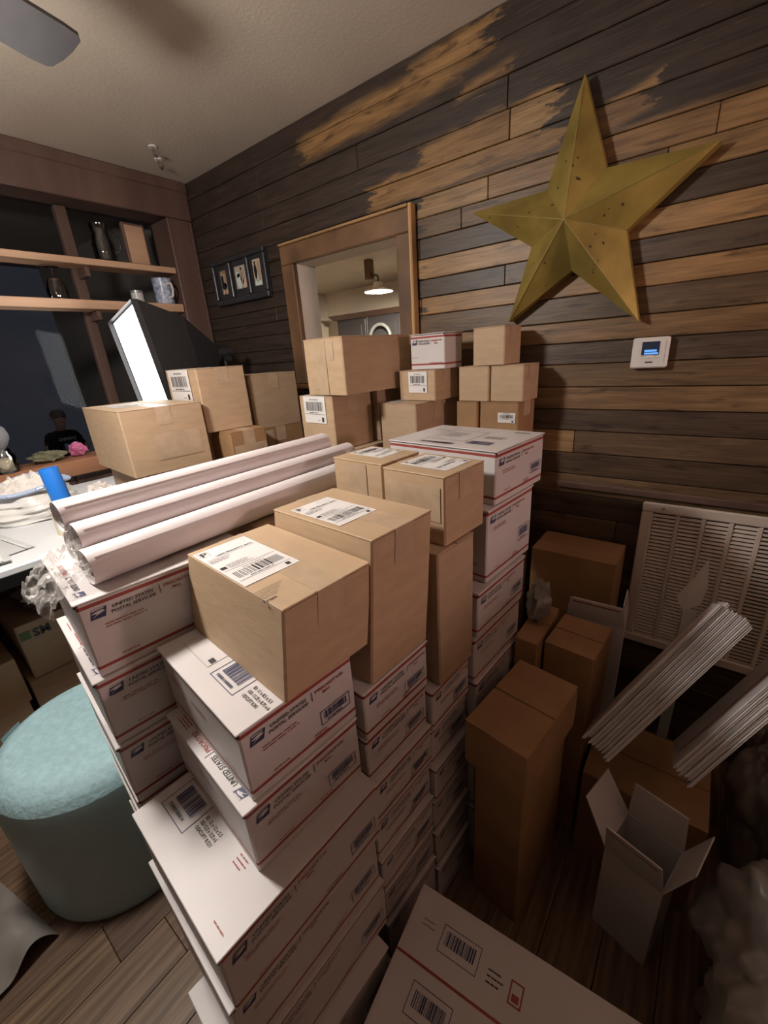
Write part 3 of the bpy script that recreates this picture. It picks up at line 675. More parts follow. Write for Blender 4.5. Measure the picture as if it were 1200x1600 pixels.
def pass_frame():
    t = thing('opening_frame', 'weathered brown wooden frame around the wall opening', 'frame', (-1.40, YW-.0045, 1.366)); o = Vector((-1.40, YW-.0045, 1.366))
    def bd(x0, x1, z0, z1, d, m, nm):
        mb = MB(); mb.cbox(x0-o.x, x1-o.x, -d, -.001, z0-o.z, z1-o.z, .004); mb.build(nm, m, t)
    bd(-1.787, OX0+.002, 1.372, 1.9215, .030, FRAMEW, 'frame_board'); bd(OX1-.002, -1.034, 1.372, 1.9215, .030, FRAMEW, 'frame_board'); bd(-1.787, -1.034, 1.9225, 2.003, .030, FRAMEW, 'frame_board')
    bd(-1.787, -1.0345, 2.0035, 2.013, .040, RAWW, 'edge_strip'); bd(-1.0335, -1.019, 1.372, 2.013, .040, RAWW, 'edge_strip')
    mb = MB(); mb.cbox(-1.80-o.x, -1.02-o.x, -.07, -.001, -.016, .004, .005); mb.build('sill_board', RAWW, t)
pass_frame()
# ------------------------------------------------------------------ kitchen beyond the opening
def cabinets():
    t = thing('kitchen_cabinet', 'dark upper kitchen cabinets seen through the opening', 'cabinet', (-4.0, 5.398, 1.4)); o = t.location
    for x0, x1 in ((-4.70,-4.12),(-4.115,-3.52)):
        mb = MB(); mb.cbox(x0-o.x, x1-o.x, -.33, 0, 0, .60, .004); mb.build('carcass', CABD, t)
        d = MB(); d.cbox(x0-o.x+.02, x1-o.x-.02, -.352, -.331, .02, .58, .004); dr = d.build('door', CABD, t)
        k = MB(); k.cbox(x0-o.x+.09, x1-o.x-.09, -.357, -.3525, .09, .51, .003); k.build('door_panel', CABD, dr)
    mb = MB(); mb.add([(x-o.x, y, z) for x, y, z in [(-4.74,-.36,.60),(-3.48,-.36,.60),(-3.48,0,.60),(-4.74,0,.60),(-4.80,-.42,.665),(-3.46,-.42,.665),(-3.46,0,.665),(-4.80,0,.665)]],
                      [(0,3,2,1),(4,5,6,7),(0,1,5,4),(1,2,6,5),(2,3,7,6),(3,0,4,7)]); mb.build('crown', CROWN, t)
cabinets()
def dresser():
    t = thing('tall_cabinet', 'tall reddish wood cabinet with ribbed glass door beyond the opening', 'cabinet', (-2.98, 5.398, 0)); 
    mb = MB(); mb.cbox(-.36, .40, -.40, 0, 0, 2.02, .005); mb.build('carcass', CROWN, t)
    mb = MB(); mb.cbox(-.44, .44, -.46, 0, 2.021, 2.075, .008); mb.build('crown', CROWN, t)
    mb = MB(); mb.cbox(-.18, .40, -.42, 0, 2.076, 2.135, .006); mb.build('top_rail', CROWN, t)
    d = MB(); d.cbox(-.27, .33, -.425, -.4005, 1.05, 1.96, .004); dr = d.build('door', WPLAS, t)
    for i in range(7):
        k = MB(); k.tube((-.22+i*.08, -.428, 1.10), (-.22+i*.08, -.428, 1.91), .034, n=10); k.build('ribbed_glass', STEEL, dr)
dresser()
def counter():
    t = thing('kitchen_counter', 'dark kitchen counter along the far kitchen wall', 'counter', (-4.3, 5.398, 0))
    mb = MB(); mb.cbox(-.85, .80, -.62, 0, .0, .86, .004); mb.build('carcass', CABD, t); mb = MB(); mb.cbox(-.86, .80, -.65, 0, .861, .90, .004); mb.build('worktop', STEEL, t)
counter()
t = thing('wreath_ring', 'white hoop standing on the kitchen counter, showing over the top brown box', 'hoop', (-3.80, 4.94, .901)); mb = MB(); n = 36
for i in range(n):
    a, b = 2*math.pi*i/n, 2*math.pi*(i+1)/n; mb.tube((.175*math.cos(a), 0, .80+.175*math.sin(a)), (.175*math.cos(b), 0, .80+.175*math.sin(b)), .022, n=8, cap=False)
smooth_obj(mb.build('hoop', STEEL, t)); mb = MB(); mb.tube((0,0,.01),(0,0,.615), .012); mb.lathe([(0,.02),(.09,.018),(.1,0),(0,0)], n=24); smooth_obj(mb.build('stand', FANM, t))

# ------------------------------------------------------------------ seated figure beyond the glass, standing in for a window reflection
def person():
    B = Vector((-6.2, 1.62, 0)); t = thing('person', 'figure in black t-shirt with white lettering, stand-in for a window reflection', 'person', B)
    J = {'pel':(0,0,.34,.14),'bel':(.03,0,.50,.135),'che':(.05,.0,.68,.15),'nk':(.06,.01,.83,.06),'hd0':(.09,.02,.91,.075),'hd':(.10,.025,1.0,.092),'hd2':(.09,.025,1.06,.075),
         'sl':(.05,-.17,.75,.062),'el':(.14,-.25,.52,.045),'wl':(.34,-.12,.54,.030),'sr':(.05,.18,.75,.062),'er':(.14,.27,.52,.045),'wr':(.34,-.02,.54,.030),
         'hl':(.02,-.10,.36,.085),'kl':(.42,-.14,.40,.062),'al':(.40,-.15,.06,.040),'fl':(.52,-.16,.035,.035),'hr':(.02,.10,.36,.085),'kr':(.42,.16,.40,.062),'ar':(.40,.17,.06,.040),'fr':(.52,.18,.035,.035)}
    E_ = [('pel','bel'),('bel','che'),('che','nk'),('nk','hd0'),('hd0','hd'),('hd','hd2'),('che','sl'),('sl','el'),('el','wl'),('che','sr'),('sr','er'),('er','wr'),('pel','hl'),('hl','kl'),('kl','al'),('al','fl'),('pel','hr'),('hr','kr'),('kr','ar'),('ar','fr')]
    for sd, wy in (('l',-.12),('r',-.02)):
        J['p'+sd] = (.385, wy+.012*(1 if sd == 'l' else -1), .555, .024); E_.append(('w'+sd, 'p'+sd))
        for k in range(4):
            z_ = .535+.018*k; J['a%d%s' % (k,sd)] = (.43, wy+.02*(1 if sd == 'l' else -1), z_, .0095); J['b%d%s' % (k,sd)] = (.445, wy+(.045 if sd == 'l' else -.045), z_+.002*k, .0085)
            E_ += [('p'+sd, 'a%d%s' % (k,sd)), ('a%d%s' % (k,sd), 'b%d%s' % (k,sd))]
        J['t'+sd] = (.395, wy+(.035 if sd == 'l' else -.035), .60, .010); J['u'+sd] = (.405, wy+(.05 if sd == 'l' else -.05), .62, .009); E_ += [('p'+sd,'t'+sd),('t'+sd,'u'+sd)]
    names = list(J); me = bpy.data.meshes.new('body'); me.from_pydata([J[n][:3] for n in names], [(names.index(a), names.index(b)) for a, b in E_], [])
    o = bpy.data.objects.new('body', me); COL.objects.link(o); sk = o.modifiers.new('s', 'SKIN'); sk.use_smooth_shade = True
    for i_, n_ in enumerate(names): me.skin_vertices[0].data[i_].radius = (J[n_][3], J[n_][3]); me.skin_vertices[0].data[i_].use_root = (n_ == 'pel')
    o.modifiers.new('d', 'SUBSURF').levels = 1
    m2 = bpy.data.meshes.new_from_object(o.evaluated_get(bpy.context.evaluated_depsgraph_get())); bpy.data.objects.remove(o); m2.name = 'body'
    for mm in (SKIN, SHIRT, MIDN): m2.materials.append(mm)
    for p_ in m2.polygons:
        c = p_.center; p_.use_smooth = True
        p_.material_index = 2 if c.z < .43 and not (c.x > .3 and c.z > .50) else (1 if c.z < .82 and c.x < .17 and abs(c.y) < .235 else 0)
    link('body', m2, t)
    mb = MB(); mb.lathe([(.094,-.01),(.097,.03),(.085,.075),(.05,.10),(0,.107)], (.075,.025,1.02), 20); smooth_obj(mb.build('hair', HAIR, t))
    for y_ in (-.012, .062): mb = MB(); mb.lathe([(0,-.010),(.008,-.004),(.009,.004),(0,.009)], (.183,y_,1.02), 10); mb.build('eye', SHIRT, t)
    mb = MB(); mb.add([(.175,.010,1.005),(.175,.040,1.005),(.210,.025,.985),(.18,.025,1.035),(.175,.025,.975)], [(0,2,3),(2,1,3),(0,4,2),(4,1,2)]); mb.build('nose', SKIN, t)
    mb = MB(); mb.cbox(.168,.180,.0,.05,.945,.953,.002); mb.build('mouth', PINK, t)
    for y_ in (-.075,.125): mb = MB(); mb.cbox(.06,.10,y_-.008,y_+.008,.98,1.04,.005); mb.build('ear', SKIN, t)
    p = Print(); vs, fs, wd = text_mesh('JEAN', .02); p.text('ONHEAN)', 0, 0, .06, 3, .3, .22, .03); link('shirt_print', p.mesh('shirt_print', (.215,-.10,.69), (0,1,0), (-.1,0,.99), (.99,0,.1), .001), t)
    t.scale = (.80,.80,.80); t.location.z = .232
    ph = thing('phone', 'phone with glowing bluish back held up by the person in the window', 'phone', B+Vector((.33,-.055,.64))); mb = MB(); mb.cbox(-.004,.004,-.036,.036,0,.145,.003); mb.build('case', BLKPLAS, ph); mb = MB(); mb.box(.0042,.0046,-.025,.025,.02,.125); mb.build('screen', SCRD, ph)
    bn = thing('garden_bench', 'dark bench under the stand-in figure beyond the window', 'bench', B+Vector((-.05,0,0))); mb = MB(); mb.cbox(-.20,.22,-.6,.6,.36,.40,.005); mb.build('seat', DARKW, bn)
    for x_ in (-.16,.16):
        for y_ in (-.52,.52): mb = MB(); mb.cbox(x_-.02,x_+.02,y_-.02,y_+.02,-.02,.359,.003); mb.build('leg', DARKW, bn)
MIDN = mat('dark_trousers', (.02,.022,.03), .9)
person()

# ================================================================== TABLE AND WHAT STANDS ON IT
TZ = .98; TX = -1.545
def table():
    t = thing('packing_table', 'white packing table in front of the dark window', 'table', (-2.0, .1, 0))
    mb = MB(); mb.cbox(XL+.05+2.0, TX+2.0, -1.3, 1.46, TZ-.022, TZ, .003); mb.build('tabletop', TABLEW, t)
    mb = MB(); mb.cbox(XL+.10+2.0, TX-.03+2.0, -1.25, 1.42, TZ-.07, TZ-.0225, .003); mb.build('apron', BLKPLAS, t)
    for x in (XL+.14, TX-.08):
        for y in (-1.2, 1.33): mb = MB(); mb.cbox(x+2.0, x+.035+2.0, y, y+.035, 0, TZ-.071, .003); mb.build('leg', BLKPLAS, t)
table()
D0 = brown('d0', 'brown box on the white table under the wide brown box at left', (-1.60,.632), TZ, 1.131, .44, .27, m=KRAFT2, tape=False)
D = brown('d', 'wide brown box with taped side, topmost at left by the softbox', (-1.60,.595), 1.132, 1.368, .44, .292, m=KRAFT, face_tape=[('+x', .095, .045, .17, .095)])
top_label(D, -1.97, .64, (0,1,0), (-1,0,0), .10, .15, 'full', 3) if False else sheet_label(D, (.05,-.10,D['dims'][2]), (0,1,0), (-1,0,0), .12, .18, 'full', 3)
K3 = brown('k3', 'small scuffed brown box with tape in the gap behind the paper rolls', (-1.515,.945), TZ, 1.238, .165, .165, m=KRAFT_D, face_tape=[('+x', .01, .10, .15, .10)])
K5 = brown('k5', 'plain brown box on the table beneath the tall labelled box', (-1.69,.95), TZ, 1.238, .22, .16, m=KRAFT2, tape=False)
K = brown('k', 'tall brown box with white barcode label near the softbox', (-1.60,.905), 1.2392, 1.487, .285, .205, m=KRAFT)
lx, ly, h, _ = K['dims']; sheet_label(K, (-lx/2+.03, -ly/2-.003, h-.125), (1,0,0), (0,0,1), .19, .123, 'side', 21); sheet_label(K, (-lx/2+.03, -ly/2+.004, h), (1,0,0), (0,1,0), .19, .09, 'full', 22)
K4 = brown('k4', 'brown box with a patch of tape under the plain box by the dark wall', (-1.60,1.135), TZ, 1.212, .21, .25, m=KRAFT_D, face_tape=[('+x', .015, .12, .07, .10)])
K2 = brown('k2', 'plain brown box with open-edged lid against the dark wall near the corner', (-1.60,1.135), 1.2125, 1.445, .20, .248, m=KRAFT2)
def bag():
    t = thing('trash_bag', 'white plastic bag with blue drawstring hem full of crumpled tissue', 'bag', (-2.13, .385, TZ)); t.scale = (.92,.90,.72); bm = bmesh.new()
    n, rows = 40, 14; vs = []
    for j in range(rows+1):
        f_ = j/rows; rad = .30*(1-.16*(f_-.25)**2*4) if f_ < .8 else .30*(.80-.35*(f_-.8)); 
        for i in range(n):
            a = 2*math.pi*i/n; w_ = 1+.05*math.sin(a*7+f_*4)+.05*noise.noise(Vector((math.cos(a)*2, math.sin(a)*2, f_*5)))
            fold = .012*math.sin(f_*34+2*math.sin(a*2))
            vs.append((.66*(rad*w_+fold)*math.cos(a), .60*(rad*w_+fold)*math.sin(a), max(.002, .165*f_+.010*math.sin(a*3))))
    mb = MB(); mb.add(vs, [(j*n+i, j*n+(i+1) % n, (j+1)*n+(i+1) % n, (j+1)*n+i) for j in range(rows) for i in range(n)]); o = smooth_obj(mb.build('bag_body', BAGW, t), 80)
    mb = MB(); pts = [Vector((.66*.258*math.cos(a)*(1+.05*math.sin(5*a)), .60*.258*math.sin(a)*(1+.05*math.sin(5*a)), .166+.012*math.sin(a*3))) for a in [2*math.pi*i/40 for i in range(41)]]; mb.path(pts, .011, 8); smooth_obj(mb.build('drawstring_hem', BAGTIE, t))
    # crumpled tissue heaped in the mouth
    vs = []; g = 26
    for i in range(g+1):
        for j in range(g+1):
            x_, y_ = (i/g-.5)*2, (j/g-.5)*2; r_ = math.hypot(x_, y_); 
            if r_ > 1: x_, y_ = x_/r_, y_/r_; r_ = 1
            z_ = .150+.045*(1-r_*r_)+.040*(1-r_)*noise.noise(Vector((x_*6, y_*6, 1.3)))*2+.018*noise.noise(Vector((x_*15, y_*15, 4)))
            vs.append((x_*.160, y_*.145, z_))
    mb = MB(); mb.add(vs, [(i*(g+1)+j, (i+1)*(g+1)+j, (i+1)*(g+1)+j+1, i*(g+1)+j+1) for i in range(g) for j in range(g)]); mb.build('tissue_filling', TISSUE, t)
bag()
t = thing('stretch_wrap', 'hand roll of white stretch wrap with a blue tube handle', 'roll', (-1.72, .40, TZ)); t.scale = (1.2,1.2,1.22); mb = MB(); mb.lathe([(.0,0),(.042,0),(.042,.066),(.018,.068),(.0,.068)], n=28); smooth_obj(mb.build('film', WAX, t))
ax = Matrix.Rotation(R(-4), 4, 'Y') @ Matrix.Rotation(R(3), 4, 'X'); mb = MB(); mb.lathe([(.022,.066),(.024,.09),(.023,.185),(.0225,.187),(.018,.187),(.018,.10)], n=24, axis=ax); smooth_obj(mb.build('handle', BLUEP, t))
def crumple(name, label, cat, c, size, m, seed, sub=4, rough=.45, freq=2.2, flat=1.0, group=None, soft=False):
    t = thing(name, label, cat, c, 0, group); bm = bmesh.new(); bmesh.ops.create_icosphere(bm, subdivisions=sub, radius=1)
    o = Vector((seed*3.1, seed*1.7, seed))
    zs = []
    for v in bm.verts:
        d = v.co.normalized(); k = 1+rough*(noise.noise(d*freq+o))+rough*.6*abs(noise.noise(d*freq*2.6+o))+(.10*abs(noise.noise(Vector((d.x*9,d.y*9,d.z*2.5))+o)) if soft else 0)
        v.co = Vector((d.x*size[0]*k, d.y*size[1]*k, d.z*size[2]*k))
    zmin = min(v.co.z for v in bm.verts)
    for v in bm.verts: v.co.z = max(v.co.z-zmin*.8, 0.002)
    mb = MB(); mb.bm(bm); o_ = mb.build('crumpled_sheet', m, t)
    if soft: smooth_obj(o_, 75)
    return t
crumple('paper_wad', 'crumpled cream paper wad in the gap beside the wide brown box', 'paper', (-1.93,.575,TZ+.001), (.06,.05,.05), TISSUE, 3)
def carton():
    t = thing('open_carton', 'small open tan carton with a clear label window on the table', 'box', (-1.70,.505,TZ), -5)
    w_, d_, h_ = .13, .12, .085
    for a in ((-w_,w_-.20,0,0),):
        pass
    mb = MB(); mb.box(-.065,.065,-.058,.058,0,.003); mb.box(-.065,-.062,-.058,.058,.003,h_); mb.box(.062,.065,-.058,.058,.003,h_); mb.box(-.062,.062,-.058,-.055,.003,h_); mb.box(-.062,.062,.055,.058,.003,h_); mb.build('body', KRAFT, t)
    mb = MB(); mb.box(-.16, -.066, -.058, .058, h_-.001, h_+.003); mb.build('flap', RAWW, t); mb = MB(); mb.box(-.066, .066, .059, .062, h_-.03, h_+.02); mb.build('flap', KRAFT, t)
    mb = MB(); mb.box(.0652,.0662,-.04,.04,.02,.075); mb.build('label', MAILER, t); mb = MB(); mb.box(.0663,.067,-.022,.022,.03,.06); mb.build('label_mark', GREYP, t.children[3])
carton()
def mailers():
    for i, (x, y, z, rz, s) in enumerate(((-1.80,.13,.0,8,1),(-1.73,.10,.006,-6,.9),(-1.86,.06,.012,15,.8))):
        t = thing('flat_mailer', ('pale grey flat mailer lying on the table edge, bottom of three','pale grey flat mailer on the table edge, middle of three','pale grey flat mailer on the table edge, top of three')[i], 'mailer', (x, y, TZ+z+.001), rz, 'mailers at the table edge')
        vs = []; g = 10
        for a in range(g+1):
            for b in range(g+1): vs.append(((a/g-.5)*.30*s, (b/g-.5)*.24*s, .003+.004*abs(noise.noise(Vector((a*.4, b*.4, i*5.))))))
        F_ = [(a*(g+1)+b, (a+1)*(g+1)+b, (a+1)*(g+1)+b+1, a*(g+1)+b+1) for a in range(g) for b in range(g)]; n_ = len(vs)
        mb = MB(); mb.add(vs+[(p[0], p[1], .0005) for p in vs], F_+[tuple(n_+k for k in reversed(f)) for f in F_]); mb.build('pouch', MAILER, t)
        mb = MB(); mb.box(-.15*s,.15*s,.095*s,.10*s,.0075,.009); mb.build('seal_strip', TABLEW, t)
mailers()
# on the sill
t = thing('smart_speaker', 'round grey cloth speaker on the window sill', 'speaker', (-2.632,.42,1.0945)); mb = MB(); mb.lathe([(0,0),(.035,0),(.03,.085),(.05,.109),(.066,.14),(.068,.16),(.060,.19),(.036,.213),(0,.222)], n=32); smooth_obj(mb.build('body', CERAM, t))
mb = MB(); mb.box(.0675,.0695,-.012,.016,.150,.156); mb.build('status_light', emis('white_led', (1,1,1), .9), t)
def jar(name, label, c, s, fill):
    t = thing(name, label, 'jar', c); mb = MB(); mb.lathe([(0,0),(.040*s,0),(.045*s,.008*s),(.045*s,.075*s),(.034*s,.090*s),(.034*s,.108*s),(.031*s,.108*s),(.031*s,.09*s),(.042*s,.074*s),(.042*s,.010*s),(0,.010*s)], n=28); smooth_obj(mb.build('glass', CLEAR, t))
    mb = MB(); mb.lathe([(0,.0105*s),(.0412*s,.0108*s),(.0412*s,fill*s),(0,fill*s)], n=28); smooth_obj(mb.build('wax', WAX, t))
jar('candle_jar', 'clear glass jar half full of cream candle wax on the sill', (-2.522,.420,1.0945), 1.0, .062)
jar('candle_jar', 'cream candle jar cut by the left picture edge on the sill', (-2.525,.318,1.0945), .95, .07)
crumple('folded_cloth', 'olive cloth bundle lying on the sill beside the candle jar', 'cloth', (-2.60,.60,1.0945), (.04,.07,.025), OLIVE, 6)
crumple('pink_toy', 'small pink soft toy on the window sill', 'toy', (-2.615,.735,1.0945), (.03,.035,.035), PINK, 8, 3)
# on the shelves
def mug():
    t = thing('patterned_mug', 'blue and white patterned mug at the end of the lower shelf', 'mug', (-2.585,1.375,1.836)); mb = MB(); mb.lathe([(0,0),(.045,0),(.048,.01),(.050,.13),(.047,.13),(.045,.012),(0,.012)], n=28); smooth_obj(mb.build('cup', MUG, t))
    mb = MB(); mb.path([Vector((.046,.0,.10)), Vector((.075,.01,.10)), Vector((.082,.012,.07)), Vector((.072,.01,.035)), Vector((.046,0,.03))], .006); smooth_obj(mb.build('handle', WPLAS, t))
mug()
t = thing('glass_pitcher', 'glass pitcher catching light on the upper shelf', 'pitcher', (-2.60,1.12,2.0195)); mb = MB(); mb.lathe([(0,0),(.04,0),(.048,.01),(.05,.08),(.036,.13),(.044,.17),(.041,.17),(.033,.13),(.046,.08),(.045,.013),(0,.013)], n=28); smooth_obj(mb.build('body', CLEAR, t))
mb = MB(); mb.path([Vector((.0,.042,.15)), Vector((0,.085,.13)), Vector((0,.085,.07)), Vector((0,.05,.05))], .006); smooth_obj(mb.build('handle', CLEAR, t))
t = thing('board_frame', 'flat brown wooden board leaning on the upper shelf near the post', 'board', (-2.60,1.285,2.0195)); mb = MB(); mb.cbox(-.012,.012,-.055,.06,0,.20,.003); mb.build('board', DARKW, t); mb = MB(); mb.cbox(.0125,.016,-.045,.05,.012,.188,.002); mb.build('face_panel', SHELFW, t)
t = thing('glass_goblet', 'upside-down clear goblet on the lower shelf', 'glass', (-2.60,.86,1.836)); mb = MB(); mb.lathe([(.042,0),(.046,.04),(.03,.09),(.006,.10),(.006,.135),(.03,.14),(.03,.142),(0,.143)], n=24); smooth_obj(mb.build('bowl', CLEAR, t))
t = thing('small_jar', 'small grey tin standing at the far end of the lower shelf', 'tin', (-2.59,1.225,1.836)); mb = MB(); mb.lathe([(0,0),(.03,0),(.03,.05),(0,.05)], n=24); smooth_obj(mb.build('tin_body', MAILER, t)); mb = MB(); mb.lathe([(.031,.0505),(.031,.062),(0,.062)], n=24); smooth_obj(mb.build('lid', STEEL, t))
# under the table
U0 = brown('u0', 'lower brown box under the table behind the foam roll', (-1.76,.13), 0, .485, .30, .38, 0, KRAFT2)
U2 = brown('u2', 'brown box with dark lettering and green mark under the table', (-1.77,.150), .486, .70, .30, .34, 0, KRAFT2)
p = Print(); p.text('SM', .042, .155, .042, 2, 0, None, .03); link('print', p.mesh('print', *FACES['+x'](.30,.34), .003), U2)
mb = MB(); mb.box(.1525,.1532,-.165,-.135,.155,.185); mb.build('green_mark', GREEN, U2)
U0b = brown('u0b', 'lower brown box under the left end of the table', (-1.76,-.32), 0, .42, .30, .43, 0, KRAFT2)
U1 = brown('u1', 'plain tan box under the table at the left picture edge', (-1.76,-.31), .421, .60, .30, .43, 0, KRAFT)
U3 = crumple('plastic_wrap', 'clear plastic wrap heaped on the lettered box under the table', 'plastic', (-1.86,.33,.702), (.09,.12,.05), POLYD, 4)
# ================================================================== FOAM ROLL, FLOOR SHEET
def foam():
    t = thing('foam_roll', 'fat upright roll of pale blue packing foam on the floor', 'roll', (-1.36,.19,0)); Rr, Hh = .262, .505
    mb = MB(); mb.lathe([(Rr*.985,.002),(Rr,.02),(Rr*1.005,.20),(Rr,Hh-.095),(Rr*.985,Hh-.06)], n=64); smooth_obj(mb.build('outer_wrap', FOAMS, t), 70)
    prof = [(Rr*.985,Hh-.0598),(Rr*.955,Hh-.036),(Rr*.90,Hh-.018),(Rr*.82,Hh-.006)]+[(Rr*.78*(1-k/16)+.02*k/16, Hh-.001-.0035*(k % 2)) for k in range(17)]+[(.0,Hh-.002)]
    mb = MB(); mb.lathe(prof, n=64); smooth_obj(mb.build('rolled_top', FOAM, t), 60)
    mb = MB(); a = R(-150); pts = []
    mb.add([((Rr+.004)*math.cos(a+k*.05), (Rr+.004)*math.sin(a+k*.05), z_) for z_ in (.01, Hh-.03) for k in range(6)], [(k, k+1, 7+k, 6+k) for k in range(5)]); mb.build('loose_end', FOAMS, t)
foam()
def floor_sheet():
    t = thing('plastic_sheet', 'crumpled pale plastic sheet on the floor at lower left', 'plastic', (-1.47,-.21,.0)); vs = []; gx, gy = 22, 16
    for i in range(gx+1):
        for j in range(gy+1):
            x_, y_ = (i/gx-.5)*.52, (j/gy-.5)*.17; z_ = .045+.05*noise.noise(Vector((x_*6, y_*9, 2)))+.03*noise.noise(Vector((x_*16, y_*16, 7))); z_ *= max(0, 1-abs(2*y_/.17)**3)*.9+.1
            vs.append((x_, y_, max(.004, z_)))
    mb = MB(); mb.add(vs, [(i*(gy+1)+j, (i+1)*(gy+1)+j, (i+1)*(gy+1)+j+1, i*(gy+1)+j+1) for i in range(gx) for j in range(gy)]); o = mb.build('sheet', POLYD, t); o.rotation_euler.z = R(12); smooth_obj(o, 60)
floor_sheet()

# ================================================================== THE WALL OF PARCELS
# front column: big postal boxes, two medium ones, a brown box
bigs = [(.592,.740,(-.410,.085),-4.0,'topmost'),(.444,.592,(-.424,.080),-4.5,'second'),(.296,.444,(-.418,.084),-4.5,'third'),(.148,.296,(-.395,.050),-5,'fourth'),(0,.148,(-.40,.080),-5,'lowest')]
for z0, z1, F, rt_, wd in bigs:
    postal({'topmost': 'large white postal box, its lid bare, under the two medium boxes of the front column', 'second': 'large white postal box second from the top of the five large ones at front',
            'third': 'large white postal box in the middle of the five large ones at front', 'fourth': 'large white postal box jutting out left, next to lowest at front', 'lowest': 'large white postal box lowest of the five at front, on the floor'}[wd],
           F, z0, z1, .262 if wd == 'fourth' else .308, .318, rt_, 'big' if wd == 'topmost' else None)
postal('medium white postal box with upside-down wording on its lid edge, second in the front column', (-.447,.182), .740, .878, .285, .226, -5.8, 'word')
postal('medium white postal box with framed barcode on its lid, under the nearest brown box', (-.448,.201), .878, 1.016, .290, .212, -6, 'code')
A = brown('a', 'nearest brown box with a large white shipping label on top', (-.430,.274), 1.016, 1.168, .306, .176, -5, KRAFT, shear=.14, bulge=.008)
top_label(A, -.530, .306, (0,1,0), (-1,0,0), .105, .185, 'full', 31)
p = Print(); 
for i in range(5): p.rect(.0, -.006*i, .05-.006*i, .0008, 2)
p.text('From', -.004, -.036, .010, 2, 0, None, .02); q = local(A, -.500, .300); link('print', p.mesh('print', (q.x, q.y, A['dims'][2]), (0,1,0), (-1,0,0), (0,0,1), .0009), A)
# second column
zz = [(.804,.920),(.686,.803),(.568,.685),(.450,.567),(.332,.449),(.214,.331),(.0,.213)]
nth = ('topmost','second','third','fourth','fifth','sixth','lowest')
for (z0, z1), wd, dx in zip(zz, nth, (0,-.006,.004,-.003,.003,0,.004)):
    postal('white postal box, %s of the column under the second brown box' % wd, (-.418+dx, .424), z0, z1, .300, .192, -4.6, None)
B = brown('b', 'second brown box from the front, taller, with white label on top', (-.416,.449), .9205, 1.203, .285, .170, -4.4, KRAFT, shear=.11, bulge=.004)
top_label(B, -.505, .500, (0,1,0), (-1,0,0), .100, .150, 'full', 32)
# third column
zz = [(.651,.771),(.530,.650),(.409,.529),(.288,.408),(.145,.287),(.0,.144)]; nth = ('topmost','second','third','fourth','fifth','lowest')
for (z0, z1), wd, dx in zip(zz, nth, (0,-.008,.003,-.004,0,.004)):
    postal('white postal box, %s of the column under the tall reddish brown box' % wd, (-.398+dx, .625), z0, z1, .175, .162, -3.6, None)
C3 = brown('c3', 'tall brown box below the pair of small labelled boxes', (-.390,.650), .772, 1.107, .165, .140, -4.5, KRAFT2, tape=False)
C1 = brown('c1', 'small brown box with white label, right one of the pair above the tall box', (-.395,.690), 1.108, 1.258, .165, .155, -5, KRAFT, seam='x', face_tape=[('-y', .01, .05, .145, .075)])
top_label(C1, -.578, .84, (0,-1,0), (1,0,0), .095, .125, 'full', 33) if False else sheet_label(C1, (-.066,.062,C1['dims'][2]), (0,-1,0), (1,0,0), .100, .125, 'full', 33)
C2b = brown('c2b', 'hidden brown box that carries the small labelled box at left of the pair', (-.588,.73), .58, 1.107, .145, .14, -5, KRAFT2, tape=False)
C2c = brown('c2c', 'hidden lowest brown box behind the third column', (-.588,.73), 0, .579, .145, .14, -5, KRAFT2, tape=False)
C2 = brown('c2', 'small brown box with white label, left one of the pair beside the paper rolls', (-.580,.728), 1.108, 1.256, .165, .145, -4, KRAFT, face_tape=[('-y', .05, .0, .065, .14)])
sheet_label(C2, (-.070,.060,C2['dims'][2]), (0,-1,0), (1,0,0), .085, .11, 'full', 34)
# pink-lit column by the boards
zz = [(1.136,1.268,.330,.252,(-.375,.892),-6),(.941,1.1355,.19,.240,(-.377,.856),-5.4),(.812,.940,.19,.250,(-.374,.806),-5.2),(.672,.811,.19,.25,(-.377,.795),-5),(.532,.671,.19,.262,(-.374,.803),-4.2),(.40,.531,.19,.25,(-.376,.80),-5),(.20,.399,.19,.25,(-.376,.80),-5),(0,.199,.19,.25,(-.376,.80),-5)]
nm = ('wide white postal box with printed lid on top of the far white column','taller white postal box second from the top of the far white column','flat white postal box third from the top of the far white column','white postal box fourth from the top of the far white column','white postal box fifth from the top of the far white column','white postal box sixth in the far white column, behind the floor boxes','white postal box seventh in the far white column, behind the floor boxes','white postal box lowest in the far white column, on the floor')
for (z0, z1, lx, ly, F, rt_), lb in zip(zz, nm): postal(lb, F, z0, z1, lx, ly, rt_, 'form' if z1 > 1.2 else None)
# left column and hidden one behind it
zz = [(1.001,1.148,(-.763,.142)),(.855,1.000,(-.761,.129)),(.711,.854,(-.760,.126)),(.569,.710,(-.765,.128)),(.427,.568,(-.765,.128)),(.285,.426,(-.765,.128)),(.143,.284,(-.765,.128)),(0,.142,(-.765,.128))]
nm = ('white postal box under the paper rolls, topmost of the left column','white postal box second from the top of the left column','white postal box third from the top of the left column','white postal box fourth in the left column, behind the big front box','white postal box fifth in the left column beside the foam roll','white postal box sixth in the left column beside the foam roll','white postal box seventh in the left column','white postal box lowest in the left column, on the floor')
for (z0, z1, F), lb in zip(zz, nm):
    t = postal(lb, F, z0, z1, .300, .300, -6.5, 'word' if z1 > .85 else None)
for z0, z1, lb in ((.76,1.148,'upper hidden brown box carrying the far end of the paper rolls'),(.38,.759,'middle hidden brown box carrying the far end of the paper rolls'),(0,.379,'lowest hidden brown box carrying the far end of the paper rolls')):
    brown('m', lb, (-.765,.50), z0, z1, .27, .28, -4, KRAFT2, tape=False)
